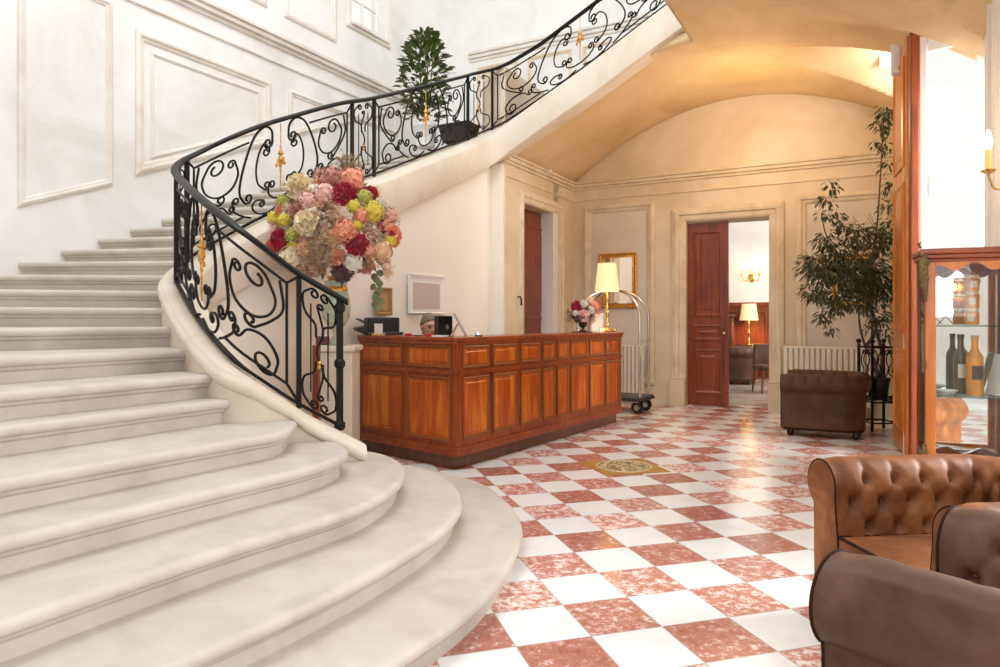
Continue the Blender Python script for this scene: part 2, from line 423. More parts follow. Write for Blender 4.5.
# vault over the vestibule
def vault_z(a, b):
    z = 4.55 - ((a+1.75)/2.62)**2
    z = max(z, 3.5)
    if a > -1.5:
        for b0, c in ((8.94,.81),(5.95,.90)):
            z = max(z, 4.53 - c*(b-b0)**2)
    return z
def vault_patch(name, a0, a1, b0, b1, st=.035):
    na = max(2, round((a1-a0)/st)+1); nb = max(2, round((b1-b0)/st)+1); mb = MB()
    vs = []; fs = []
    for i in range(na):
        a = a0+(a1-a0)*i/(na-1)
        for j in range(nb):
            b = b0+(b1-b0)*j/(nb-1); vs.append(AB(a,b,vault_z(a,b)))
    for i in range(na-1):
        for j in range(nb-1): fs.append((i*nb+j,(i+1)*nb+j,(i+1)*nb+j+1,i*nb+j+1))
    mb.add(vs, fs); o = mb.build(name, M['vault'], smooth=20)
    so = o.modifiers.new('thickness','SOLIDIFY'); so.thickness = .12; so.offset = 1
    return o
# one mesh for the whole vault: L-shaped in plan
def vault_all():
    st = .036; vs = []; fs = []; idx = {}
    A0, A1, B0, B1 = -4.4, 1.0, 4.2, 10.5
    na = round((A1-A0)/st)+1; nb = round((B1-B0)/st)+1
    ga = [A0+(A1-A0)*i/(na-1) for i in range(na)]; gb = [B0+(B1-B0)*j/(nb-1) for j in range(nb)]
    ie = min(range(na), key=lambda i: abs(ga[i]+1.92)); je = min(range(nb), key=lambda j: abs(gb[j]-8.14))
    def vid(i, j):
        if (i,j) not in idx: idx[(i,j)] = len(vs); vs.append(AB(ga[i],gb[j],vault_z(ga[i],gb[j])))
        return idx[(i,j)]
    for i in range(na-1):
        for j in range(nb-1):
            if i < ie and j < je: continue
            if ga[i] > .33 and gb[j] > 7.5: continue
            fs.append((vid(i,j+1),vid(i+1,j+1),vid(i+1,j),vid(i,j)))
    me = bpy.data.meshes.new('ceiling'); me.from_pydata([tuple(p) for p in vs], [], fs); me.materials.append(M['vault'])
    me.polygons.foreach_set('use_smooth', [True]*len(fs)); me.set_sharp_from_angle(angle=math.radians(14)); me.update()
    o = bpy.data.objects.new('ceiling', me); COL.objects.link(o)
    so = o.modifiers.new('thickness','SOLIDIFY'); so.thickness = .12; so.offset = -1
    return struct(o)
vault_all()

# far wall with the lounge doorway
da0 = onb(686,300,10.5)[0]; da1 = onb(769,300,10.5)[0]; dzt = onb(728,219,10.5)[1]
mb = MB(); mb.abox(-4.6,da0,10.5,10.95,0,4.75); mb.abox(da1,.31,10.5,10.95,0,4.75); mb.abox(da0,da1,10.5,10.95,dzt,4.75)
struct(mb.build('wall_far', M['cream'], smooth=0))
def casing(name, pf, u0, u1, zt, w, d, mat, z0=0.0, prof=PROF):      # three-sided door surround
    prof2 = prof; rings = []
    for o, dp in prof2:
        q = o*w - w
        rings.append([pf(u0+q, z0, dp*d), pf(u0+q, zt-q, dp*d), pf(u1-q, zt-q, dp*d), pf(u1-q, z0, dp*d)])
    mb = MB(); mb.rings(rings, False, False); ob = mb.build(name, mat, None, 25); return struct(ob)
casing('trim_17', pf_far, da0, da1, dzt, .20, .07, M['trimline'], .42)
mb = MB()
for (u0,u1) in ((da0-.24,da0+.0),(da1-.0,da1+.24)):
    mb.abox(u0,u1,10.40,10.52,0,.40); mb.abox(u0,u1,10.425,10.52,.40,.43)
struct(mb.build('baseboard_door', M['cream'], smooth=0, bevel=.01))
# panels on the far wall
pa0, pz1 = onb(584,207,10.5); pa1 = onb(655,205,10.5)[0]
molding('trim_18', pf_far, rect(pa0,pa1,.30,pz1), .13,.06, M['trimline'])
pb0, pbz = onb(797,196,10.5)
molding('trim_19', pf_far, rect(pb0,.16,.30,pbz), .13,.06, M['trimline'])
mb = MB(); mb.abox(pa0+.13,pa1-.13,10.49,10.51,.43,pz1-.13); mb.abox(pb0+.13,.03,10.49,10.51,.43,pbz-.13)
struct(mb.build('trim_20', M['panel_cream'], smooth=0))
mb = MB()
for (u0,u1) in ((-4.4,da0-.24),(da1+.24,.2)): mb.abox(u0,u1,10.46,10.51,0,.24); mb.abox(u0,u1,10.475,10.51,.24,.27)
struct(mb.build('baseboard_far', M['cream'], smooth=0, bevel=.008))
# cornice along far and left vestibule walls
cz = 3.50
mb = MB()
for z, d, hh in ((cz,.085,.035),(cz-.05,.06,.05),(cz-.09,.03,.04),(cz-.27,.02,.03)):
    mb.abox(-4.4,.2,10.5-d,10.51,z,z+hh); mb.abox(-4.41,-4.4+d,8.16,10.5,z,z+hh)
struct(mb.build('trim_21', M['trimline'], smooth=0, bevel=.008))
# vestibule left wall with door
vb0 = ona(524,300,-4.4)[0]; vb1 = ona(559,300,-4.4)[0]; vzt = ona(524,203,-4.4)[1]
mb = MB(); mb.abox(-4.75,-4.4,8.14,vb0,0,4.7); mb.abox(-4.75,-4.4,vb1,10.6,0,4.7); mb.abox(-4.75,-4.4,vb0,vb1,vzt,4.7)
struct(mb.build('wall_vestibule', M['cream'], smooth=0))
casing('trim_22', pf_vest, vb0, vb1, vzt, .17, .05, M['trimline'])
def panel_leaf(mb, T, w, h, t, panels, mt=(0,1)):
    """door leaf in local x(0..w) z(0..h), y thickness; panels = [(x0,x1,z0,z1)]"""
    mb.mat = mt[0]; mb.box(0,w,-t/2,t/2,0,h,T)
    for (x0,x1,z0,z1) in panels:
        for sgn in (-1,1):
            y0 = sgn*t/2
            rings = []
            for ins, dy in ((0,0),(0,.016),(.018,.020),(.035,.008),(.045,.002),(.09,.002),(.12,.012),(.125,.012)):
                rings.append([T @ Vector((x0+ins,y0+sgn*dy,z0+ins)),T @ Vector((x1-ins,y0+sgn*dy,z0+ins)),T @ Vector((x1-ins,y0+sgn*dy,z1-ins)),T @ Vector((x0+ins,y0+sgn*dy,z1-ins))])
            mb.mat = mt[1]; mb.rings(rings, True, False)
            r = rings[-1]; mb.add(r, [(0,1,2,3)])
    mb.mat = 0
def place(origin, ux):       # local frame: x along ux (horizontal), z up
    ux = Vector((ux.x,ux.y,0)).normalized(); uy = Vector((-ux.y,ux.x,0))
    m = Matrix(((ux.x,uy.x,0,origin.x),(ux.y,uy.y,0,origin.y),(0,0,1,origin.z),(0,0,0,1))); return m
mb = MB(); L = vb1-vb0
panel_leaf(mb, place(AB(-4.63,vb0+.01,0.01), AB(0,1)), L-.02, vzt-.02, .05, [(.1,L-.12,.25,1.1),(.1,L-.12,1.3,vzt-.25)])
d1 = struct(mb.build('door_1', [M['doorwood'],M['doorwood']], smooth=0))
mb = MB(); mb.tube([AB(-4.385,vb0-.22,1.62),AB(-4.34,vb0-.22,1.62),AB(-4.33,vb0-.22,1.58),AB(-4.33,vb0-.22,1.5)],.012); hk = mb.build('wall_hook', M['iron']); tag(hk,'small dark hook on wall beside the side doorway','hook')
# lounge double door: left leaf shut
mb = MB(); lw = (da1-da0)*.505
panel_leaf(mb, place(AB(da0+.005,10.62,0.012), AB(1,0)), lw, dzt-.03, .055, [(.09,lw-.09,.18,.85),(.09,lw-.09,.98,1.22),(.09,lw-.09,1.34,dzt-.16)])
d2 = struct(mb.build('door_2', [M['doorwood'],M['doorwood']], smooth=0))
mb = MB(); mb.ball(AB(da0+lw-.05,10.56,1.1),.03,12); mb.build('door_handle', M['brass'], d2)
mb = MB(); panel_leaf(mb, place(AB(da1-.02,10.97,.012), AB(.22,1)), lw, dzt-.03, .055, [(.09,lw-.09,.18,.85),(.09,lw-.09,.98,1.22),(.09,lw-.09,1.34,dzt-.16)])
struct(mb.build('door_3', [M['doorwood'],M['doorwood']], smooth=0))
# lounge shell
mb = MB(); mb.abox(-6,.2,10.95,17,0.0,.006); struct(mb.build('floor_lounge', M['parquet'], smooth=0))
mb = MB(); mb.abox(-6,.3,16.6,16.8,0,4.2); struct(mb.build('wall_lounge', M['stucco'], smooth=0))
mb = MB(); mb.abox(-6.2,-6,10.95,16.8,0,4.2); mb.abox(.2,.3,10.95,16.8,0,4.2); struct(mb.build('wall_lounge_sides', M['stucco'], smooth=0))
mb = MB(); mb.abox(-6.2,.3,10.96,16.8,4.2,4.3); struct(mb.build('ceiling_lounge', M['stucco'], smooth=0))
mb = MB(); mb.abox(-6,.2,16.54,16.61,0,1.62); mb.mat = 1; mb.abox(-6,.2,16.50,16.61,1.62,1.70); mb.abox(-6,.2,16.51,16.61,0,.16); mb.mat = 0
for i in range(9):
    u = -6+.64*i
    for z0,z1 in ((.28,.62),(.72,1.5)):
        mb.rings([[AB(p[0],16.54-dd,p[1]) for p in offset_poly(rect(u+.07,u+.57,z0,z1),o)] for o,dd in ((0,0),(0,.02),(.03,.025),(.05,.0))],True,False)
struct(mb.build('trim_23', [M['doorwood'],M['wood']], smooth=0))
# right wall stub by the entrance, high light opening, white embrasure panel
mb = MB(); mb.abox(.2,.31,7.66,8.25,0,4.75); mb.abox(.2,.31,9.65,10.5,0,4.75); mb.abox(.2,.31,8.25,9.65,0,3.95); struct(mb.build('wall_right', M['cream'], smooth=0))
mb = MB(); mb.abox(.80,.94,4.6,7.0,0,4.4); struct(mb.build('wall_entrance', M['stucco'], smooth=0))
mb = MB(); mb.box(-9,5.2,-3.9,-3.7,0,5.6); struct(mb.build('wall_rear', M['stucco'], smooth=0))
mb = MB()
for u in (6.99,6.86,6.55,6.42,6.1,5.97): mb.abox(.765,.81,u-.05,u,0.0,4.4)
struct(mb.build('trim_24', M['white'], smooth=0, bevel=.008))

# ------------------------------------------------------------------ staircase
PATH = [(-1.02,4.39,.613),(-1.27,4.31,.768),(-1.43,4.20,.905),(-1.615,4.17,1.05),(-1.97,4.53,1.275),(-2.37,5.10,1.523),(-2.50,5.32,1.64),(-2.53,5.52,1.75),
        (-2.45,5.72,1.88),(-2.28,5.88,2.03),(-2.125,6.13,2.195),(-1.955,6.41,2.355),(-1.62,6.95,2.65),(-1.34,7.42,2.86)]
def adda(a, b, z): p = AB(a,b); PATH.append((p.x,p.y,z))
adda(-4.70,7.0,3.36); adda(-4.69,7.55,3.60); adda(-4.62,7.92,3.785); adda(-4.42,8.14,3.935); adda(-4.05,8.22,4.14); adda(-3.55,8.22,4.38); adda(-3.07,8.22,4.62); adda(-2.37,8.22,5.0); adda(-1.5,8.22,5.45)
RP = crom(PATH, 14)
RS = [0.0]
for p, q in zip(RP, RP[1:]): RS.append(RS[-1] + math.hypot(q.x-p.x, q.y-p.y))
SEND = RS[-1]
def rp(s):
    if s <= 0:
        d = (RP[1]-RP[0])/max(RS[1],1e-6); return RP[0] + d*s
    if s >= SEND:
        d = (RP[-1]-RP[-2])/max(RS[-1]-RS[-2],1e-6); return RP[-1] + d*(s-SEND)
    lo, hi = 0, len(RS)-1
    while hi-lo > 1:
        m_ = (lo+hi)//2
        if RS[m_] <= s: lo = m_
        else: hi = m_
    return RP[lo].lerp(RP[hi], (s-RS[lo])/(RS[hi]-RS[lo]))
def rnorm(s):
    a, b = rp(s-.04), rp(s+.04); t = Vector((b.x-a.x,b.y-a.y,0)).normalized(); return Vector((-t.y,t.x,0))
def s_at_z(z):
    lo, hi = -.5, SEND+1.5
    for _ in range(50):
        m_ = (lo+hi)/2
        if rp(m_).z < z: lo = m_
        else: hi = m_
    return lo
def s_near(X, Y):
    return min((s*.01 for s in range(int(SEND*100))), key=lambda s: (rp(s).x-X)**2+(rp(s).y-Y)**2)
c7 = AB(-4.62,7.95); S_CORNER = s_near(c7.x, c7.y)

stair = thing('staircase', 'curved stone staircase sweeping up from the chequered floor beside the left wall', 'staircase'); stair['kind'] = 'structure'
RISE = .139
NOS = {1: [(-.9,5.55),(-.45,5.30),(-.14,4.95),(.03,4.50),(.11,4.13),(.125,3.78),(.08,3.44),(0,3.08),(-.11,2.78),(-.25,2.52),(-.41,2.26),(-.75,1.72),(-1.2,1.05),(-1.5,.6)],
       2: [(-.98,4.95),(-.66,4.89),(-.45,4.68),(-.30,4.36),(-.22,3.97),(-.22,3.66),(-.29,3.33),(-.41,3.02),(-.55,2.72),(-.74,2.39),(-.95,2.07),(-1.28,1.55),(-1.75,.8)],
       3: [(-1.02,4.72),(-.80,4.60),(-.62,4.31),(-.545,3.97),(-.56,3.64),(-.64,3.32),(-.80,3.04),(-1.03,2.72),(-1.26,2.35),(-1.45,2.02),(-1.72,1.56),(-2.1,.95)],
       4: [(-1.0,4.25),(-.87,3.97),(-.875,3.72),(-.98,3.45),(-1.19,3.13),(-1.46,2.71),(-1.69,2.34),(-1.95,1.90),(-2.4,1.2)],
       5: [(-1.22,4.15),(-1.17,3.84),(-1.20,3.68),(-1.42,3.34),(-1.88,2.62),(-2.2,2.1),(-2.65,1.45)]}
def extend(p, d, L):
    return (p[0]+d[0]*L, p[1]+d[1]*L)
inn = {6:(-1.49,4.0),7:(-1.73,4.14),8:(-2.04,4.47)}
dirs = {6:(-.50,-.87),7:(-.50,-.87),8:(-.47,-.88),9:(-.72,-.69),10:(-.90,-.44),11:(-.96,-.27),12:(-.99,-.08)}
WALLB = {13:3.25,14:3.61,15:3.95,16:4.28,17:4.62}
NST = 38
for k in range(6, NST+2):
    s = s_at_z(RISE*k+.175); p = rp(s)
    if k in inn: p = Vector((*inn[k],0)); q0 = rp(s_near(p.x,p.y)); start = (q0.x,q0.y)
    else: start = (p.x,p.y)
    if k <= 12:
        d = dirs[k]; L = 2.6 if k < 9 else 2.4
        if k >= 9:
            a0 = toab(*start)[0]; ra = d[0]*RX+d[1]*RY
            if ra < -1e-3: L = min(3.4 if k < 11 else 9, (-6.58-a0)/ra)
        e = extend(start, d, L)
    else:
        if k <= 25: bw = WALLB.get(k, 4.62+.335*(k-17)); e_ = AB(-6.58,bw)
        else:
            tab = {26:(-6.58,7.75),27:(-6.55,8.6),28:(-6.2,9.45),29:(-5.55,9.68),30:(-5.0,9.68),31:(-4.6,9.68)}
            a_, b_ = tab[k] if k in tab else (toab(*start)[0]-.1, 9.68); e_ = AB(a_,b_)
        e = (e_.x, e_.y)
    NOS[k] = [start, ((start[0]*.66+e[0]*.34), (start[1]*.66+e[1]*.34)), (start[0]*.33+e[0]*.67, start[1]*.33+e[1]*.67), e]
NP = 44
NR = {}
for k, pts in NOS.items():
    dense = crom([(x,y,0) for x,y in pts], 12) if k <= 5 else [Vector((x,y,0)) for x,y in pts]
    NR[k] = resample(dense, NP)
def pnorm(pl):
    out = []
    for i in range(len(pl)):
        a = pl[max(i-1,0)]; b = pl[min(i+1,len(pl)-1)]; t = (b-a).normalized(); out.append(Vector((t.y,-t.x,0)))
    # the downhill side
    return out
NOSE = [(-.045,0),(-.022,-.001),(-.009,-.006),(-.002,-.016),(0,-.028),(-.003,-.041),(-.011,-.050),(-.022,-.054),(-.030,-.055),(-.030,-.063),(-.033,-.071),(-.042,-.077),(-.050,-.078),(-.050,-RISE)]
for k in range(1, NST+1):
    z = RISE*k + (min(.05*(k-27),.22) if k > 27 else 0); pl = NR[k]; nr = pnorm(pl)
    nxt = NR[k+1]; flip = 1
    mid_ = NP//2
    if (nxt[mid_]-pl[mid_]).dot(nr[mid_]) > 0: flip = -1
    n2 = pnorm(nxt)
    rings = []
    back = [nxt[i] - n2[i]*flip*.09 for i in range(NP)]
    rings.append([Vector((p.x,p.y,z-RISE-.02)) for p in back])
    rings.append([Vector((p.x,p.y,z)) for p in back])
    for o, dz in NOSE: rings.append([Vector((p.x+n.x*flip*o, p.y+n.y*flip*o, z+dz)) for p, n in zip(pl, nr)])
    rings.append([Vector((p.x+n.x*flip*-.05, p.y+n.y*flip*-.05, z-RISE-.02)) for p, n in zip(pl, nr)])
    tr = list(map(list, zip(*rings)))        # profile rings along the nosing
    mb = MB(); mb.rings(tr, True, True)
    if k <= 12:                                # outer end down to the floor
        a_, b_ = pl[-1], back[-1]; q = Vector((0,0,0))
        dd = (pl[-1]-pl[-2]).normalized()*.12
        mb.hexa([Vector((a_.x,a_.y,0)),Vector((b_.x,b_.y,0)),Vector((b_.x,b_.y,0))-dd,Vector((a_.x,a_.y,0))-dd,
                 Vector((a_.x,a_.y,z-.06)),Vector((b_.x,b_.y,z-.06)),Vector((b_.x,b_.y,z-.06))-dd,Vector((a_.x,a_.y,z-.06))-dd])
    mb.build('step', M['stone'], stair, 40)
# curb / stringer along the inner edge
def section(s, bottom):
    p = rp(s); n = rnorm(s); z = p.z
    lay = [(.10,bottom),(.10,z-.13),(.112,z-.12),(.122,z-.105),(.122,z-.07),(.112,z-.055),(.10,z-.045),(.092,z-.028),(.07,z-.018),(.03,z-.014),(-.03,z-.02),(-.16,z-.085),(-.17,z-.11),(-.17,z-.44),(-.16,z-.475),(-.12,z-.49),(-.12,min(bottom,z-.49))]
    return [Vector((p.x+n.x*o, p.y+n.y*o, max(zz,0))) for o, zz in lay]
ss = [-.16+i*.05 for i in range(int((SEND+.16)/.05))]
mb = MB(); mb.rings([section(s, rp(s).z-.485) for s in ss]); mb.build('stringer', M['curbstone'], stair, 40)
mb = MB(); rg = []
for s in ss:
    if s > S_CORNER: break
    p = rp(s); n = rnorm(s); zt = max(p.z-.46,.02)
    rg.append([Vector((p.x+n.x*.115,p.y+n.y*.115,0)),Vector((p.x+n.x*.115,p.y+n.y*.115,zt)),Vector((p.x-n.x*.115,p.y-n.y*.115,zt)),Vector((p.x-n.x*.115,p.y-n.y*.115,0))])
def wsec(a, b, zt): return [AB(a-.115,b,0),AB(a-.115,b,zt),AB(a+.115,b,zt),AB(a+.115,b,0)]
mb.rings(rg); zt_ = rp(S_CORNER).z-.46; mb.abox(-4.85,-4.585,7.9,8.1,0,zt_); mb.abox(-4.85,-4.41,8.07,8.139,0,zt_+.05)
struct(mb.build('wall_stair', M['spandrel'], smooth=40))

# ------------------------------------------------------------------ wrought iron railing
rail = thing('stair_railing', 'black wrought iron scroll railing with gilt ornaments sweeping up the stone stairs', 'railing', tuple(rp(0)))
rail_inv = Matrix.Translation(-rp(0))
def RH(s):
    t = min(max((s-S_CORNER+.2)/1.0,0),1); return .82-.10*t
def rq(s, q):            # q = share of the railing height
    p = rp(s); return Vector((p.x,p.y,p.z + q*RH(s)))
def rbuild(mb, name, mat, **kw):
    mb.v = [tuple(rail_inv @ Vector(p)) for p in mb.v]; return mb.build(name, mat, rail, **kw)
def sweep_rail(q, prof, s0, s1, st=.05):
    mb = MB(); rg = []; k = int((s1-s0)/st)
    for i in range(k+1):
        s = s0+(s1-s0)*i/k; p = rq(s,q); n = rnorm(s)
        rg.append([Vector((p.x+n.x*o,p.y+n.y*o,p.z+dz)) for o, dz in prof])
    mb.rings(rg); return mb
rbuild(sweep_rail(1.0, [(-.022,-.012),(.022,-.012),(.034,.0),(.034,.012),(.022,.026),(0,.032),(-.022,.026),(-.034,.012),(-.034,0)], -.05, SEND), 'handrail', M['iron'])
rbuild(sweep_rail(0.02, [(-.014,-.012),(.014,-.012),(.014,.012),(-.014,.012)], -.02, SEND), 'bottom_rail', M['iron'])
def px_of(s):
    p = rp(s); return 500+FOC*p.x/p.y
S_LEFT = min((i*.01 for i in range(int(SEND*100))), key=px_of)
def s_px(px, far):
    rng = [i*.005 for i in range(int(SEND*200)) if (i*.005 > S_LEFT) == far]
    return min(rng, key=lambda s: abs(px_of(s)-px))
S_END = min(2*s_px(580,True)-s_px(492,True), SEND-.1)
posts = [0.0, s_px(299,False), s_px(176,False), s_px(187,True), s_px(352,True), s_px(374,True), s_px(468,True), s_px(492,True), S_END]
for i, s in enumerate(posts):
    mb = MB(); r = .021 if i == 0 else .015
    n = rnorm(s); t = Vector((n.y,-n.x,0)); a, b = rq(s,-.015), rq(s,1.0)
    mb.hexa([a-n*r-t*r,a+n*r-t*r,a+n*r+t*r,a-n*r+t*r,b-n*r-t*r,b+n*r-t*r,b+n*r+t*r,b-n*r+t*r])
    if i == 0:
        rbuild(mb, 'newel_post', M['iron'])
        for q in (.02,.5,.93):
            m2 = MB(); c = rq(s,q); m2.lathe([(.024,-.03),(.036,-.015),(.036,.015),(.024,.03)], c, 12); rbuild(m2, 'collar', M['iron'])
    else: rbuild(mb, 'post', M['iron'])
def spiral(E, T, r, sgn, turns=1.12, shrink=.36, n=24):
    """points continuing from E along direction T, curling to the left (sgn 1) or right (-1)"""
    T = T.normalized(); Nn = Vector((-T.y,T.x))*sgn; c = E + Nn*r; a0 = math.atan2((E-c).y,(E-c).x); out = []
    for k in range(1, n+1):
        f = k/n; rr = r*(1-(1-shrink)*f); a = a0 + sgn*2*PI*turns*f
        out.append(c + Vector((math.cos(a),math.sin(a)))*rr)
    return out
def stroke(pts, start=None, end=None, n=7):
    pts = [Vector((p[0],p[1])) for p in pts]
    cur = [Vector((q.x,q.y)) for q in crom([(p.x,p.y,0) for p in pts], n)]
    if end: cur = cur + spiral(cur[-1], cur[-1]-cur[-2], end[0], end[1])
    if start: cur = list(reversed(spiral(cur[0], cur[0]-cur[1], start[0], start[1]))) + cur
    return cur
def put_stroke(sc, hw, pts, r=.0095, name='scroll', mat='iron'):
    mb = MB(); mb.tube([rq(sc + p.x, p.y/RH(sc)) for p in pts], r, 6); return rbuild(mb, name, M[mat], smooth=60)
def bar(s0, q0, s1, q1, r=.0095, name='frame_bar'):
    k = max(2, int(abs(s1-s0)/.06)+1); mb = MB()
    mb.tube([rq(s0+(s1-s0)*i/k, q0+(q1-q0)*i/k) for i in range(k+1)], r, 5); return rbuild(mb, name, M['iron'])
def ornament(sc, big=True):
    mb = MB(); H = RH(sc); k = 1.0 if big else .5
    def at(dx, z): p = rp(sc+dx); return Vector((p.x,p.y,p.z+z))
    base = at(0, .40*H)
    if big:
        mb.tube([at(0,.97*H), at(0,.2*H)], .005, 6)
        mb.lathe([(.004,.27),(.010,.25),(.007,.235),(.016,.215),(.021,.195),(.012,.175),(.022,.15),(.026,.13),(.016,.11),(.015,.09),(.009,.06),(.012,.04),(.006,.02),(.008,-.02),(.005,-.05),(.007,-.09),(.003,-.15)], base, 10)
        for sg in (-1,1):
            for (dz, w_) in ((.095,.052),(.135,.036)):
                mb.tube([at(sg*.012,.40*H+dz+.02),at(sg*w_*.6,.40*H+dz),at(sg*w_,.40*H+dz-.012),at(sg*w_,.40*H+dz+.012),at(sg*w_*.7,.40*H+dz+.014)],[.009,.011,.010,.007,.004],6)
        for j in range(5):
            a = 2*PI*j/5; mb.ball(base+Vector((.017*math.cos(a),.017*math.sin(a),.19)),.012,6)
    else:
        mb.lathe([(.006,-.03),(.018,-.015),(.010,0),(.018,.015),(.006,.03)], base, 8)
    return rbuild(mb, 'gilt_ornament', M['gilt'])
def big_panel(s0, s1):
    L = s1-s0; sc = (s0+s1)/2; hw = L/2; H = RH(sc)
    g = .075; i0, i1 = s0+g, s1-g; q0, q1 = .12, .88
    bar(i0,q0,i0,q1); bar(i1,q0,i1,q1)
    for (sa,ia,sg) in ((s0,i0,1),(s1,i1,-1)):
        bar(sa,.99,ia,q1); bar(sa,.03,ia,q0)
        bar(ia,q1,ia+sg*L*.27,q1); bar(ia,q0,ia+sg*L*.24,q0)
    for m_ in (-1,1):
        def tr(pts): return [(m_*x*hw, y*H) for x, y in pts]
        def st(pts, a=None, b=None, r=.0095):
            put_stroke(sc, hw, stroke(tr(pts), (a[0],a[1]*m_) if a else None, (b[0],b[1]*m_) if b else None), r)
        # tall lyre arm
        st([(.10,.80),(.11,.92),(.19,.985),(.31,.92),(.41,.72),(.475,.50),(.48,.36),(.43,.26)], (.050,1), (.045,-1), .0105)
        # inner lyre arm
        st([(.145,.74),(.20,.80),(.26,.72),(.295,.56),(.275,.40),(.20,.31)], (.040,1), (.038,-1))
        # cup below the ornament
        st([(0,.15),(.09,.175),(.15,.25),(.145,.33)], None, (.036,1))
        # base wave
        st([(.04,.075),(.16,.04),(.28,.08),(.34,.17),(.30,.225),(.22,.20)], None, (.032,1))
        st([(.36,.07),(.45,.13),(.54,.22),(.56,.31)], None, (.034,1))
        # side volute springing from the lyre
        st([(.53,.74),(.50,.60),(.56,.48),(.68,.45),(.79,.54),(.835,.68),(.78,.80)], (.036,-1), (.078,1))
        # tall side leaf
        st([(.865,.86),(.89,.66),(.80,.50),(.70,.38)], None, (.04,-1))
        # lower volute
        st([(.60,.24),(.66,.33),(.77,.35),(.85,.26),(.835,.15)], (.034,-1), (.070,-1))
    ornament(sc)
def narrow_panel(s0, s1):
    L = s1-s0; sc = (s0+s1)/2; hw = L/2; H = RH(sc)
    for m_ in (-1,1):
        def tr(pts): return [(m_*x*hw, y*H) for x, y in pts]
        put_stroke(sc, hw, stroke(tr([(.16,.60),(.22,.70),(.70,.76),(.80,.88),(.45,.95)]), None, (.030,m_)), .008)
        put_stroke(sc, hw, stroke(tr([(.16,.42),(.25,.33),(.75,.25),(.80,.13),(.45,.06)]), None, (.030,-m_)), .008)
        bar(sc+m_*hw*.42,.16,sc+m_*hw*.42,.84,.0055)
    put_stroke(sc, hw, stroke([(.10*hw,.84*H),(-.18*hw,.66*H),(.12*hw,.5*H),(-.18*hw,.34*H),(.08*hw,.16*H)], (.02,1), (.02,-1)), .008)
    ornament(sc, False)
narrow_panel(posts[0], posts[1]); big_panel(posts[1], posts[2]); narrow_panel(posts[2], posts[3]); big_panel(posts[3], posts[4])
narrow_panel(posts[4], posts[5]); big_panel(posts[5], posts[6]); narrow_panel(posts[6], posts[7]); big_panel(posts[7], posts[8])
if SEND-.05-S_END > .3: narrow_panel(S_END, S_END+.36)

# ------------------------------------------------------------------ reception counter
C0, C1, C2 = Vector((-.38,5.93,0)), Vector((1.55,8.80,0)), Vector((-1.40,6.86,0))
CH = 1.15
e1 = (C1-C0).normalized(); e2 = (C2-C0).normalized(); L1 = (C1-C0).length; L2 = (C2-C0).length
counter = thing('reception_counter', 'panelled reddish brown wooden reception counter on the chequered floor beneath the stairs', 'reception counter', tuple(C0))
cin = Matrix.Translation(-C0)
def cb(mb, name, mat, **kw):
    mb.v = [tuple(cin @ Vector(p)) for p in mb.v]; return mb.build(name, mat, counter, **kw)
in1 = Vector((-e1.y, e1.x, 0));  in1 = in1 if in1.dot(e2) > 0 else -in1
in2 = Vector((-e2.y, e2.x, 0));  in2 = in2 if in2.dot(e1) > 0 else -in2
DEP = .36
def Lpoly(o_, dep):      # footprint of the L, o_ = outward offset
    a = C0 - in1*o_ - in2*o_
    # intersection adjustments are small: the corner is close to square
    p0 = a; p1 = C1 - in1*o_ + e1*o_; p2 = C1 + in1*dep + e1*o_
    q = C0 + in1*dep/max(in1.dot(e2),.1)*in1.dot(e2) 
    # inner corner: lines C0+in1*dep (dir e1) and C0+in2*dep (dir e2)
    A_ = C0+in1*dep; B_ = C0+in2*dep
    den = e1.x*e2.y-e1.y*e2.x; t = ((B_-A_).x*e2.y-(B_-A_).y*e2.x)/den
    p3 = A_+e1*t; p4 = C2 + in2*dep + e2*0; p5 = C2 - in2*o_
    return [p0,p1,p2,p3,p4,p5]
def Lprism(mb, o_, dep, z0, z1):
    p = Lpoly(o_, dep); n = len(p)
    return mb.add([(q.x,q.y,z0) for q in p]+[(q.x,q.y,z1) for q in p], [(5,4,3,0),(3,2,1,0),(6,7,8,9),(9,10,11,6)]+[(i,(i+1)%n,n+(i+1)%n,n+i) for i in range(n)])
mb = MB(); Lprism(mb, -.05, DEP-.05, 0, .12); cb(mb, 'plinth', M['darkwood'], smooth=0)
mb = MB(); Lprism(mb, 0, DEP, .12, CH-.035); cb(mb, 'body', M['wood'], smooth=0, bevel=.006)
mb = MB(); Lprism(mb, .03, DEP+.02, CH-.035, CH); cb(mb, 'countertop', M['woodx'], smooth=0, bevel=.01)
def cpanel(P0, ex, out, x0, x1, z0, z1, name):
    def at(x, z, d): return P0 + ex*x + out*d + Vector((0,0,z))
    mb = MB()
    prof = [(0,0),(0,.012),(.008,.017),(.018,.012),(.024,.004),(.030,.004)]
    rr = [[at(u,z,d) for u, z in offset_poly(rect(x0,x1,z0,z1),o)] for o, d in prof]
    mb.rings(rr, True, False); mb.mat = 1
    r = [[at(u,z,d) for u, z in offset_poly(rect(x0,x1,z0,z1),o)] for o, d in ((.030,.004),(.050,.004),(.058,.010))]
    mb.rings(r, True, False); mb.add(r[-1], [(0,1,2,3)])
    return cb(mb, name, [M['goldline'], M['panelwood']], smooth=0)
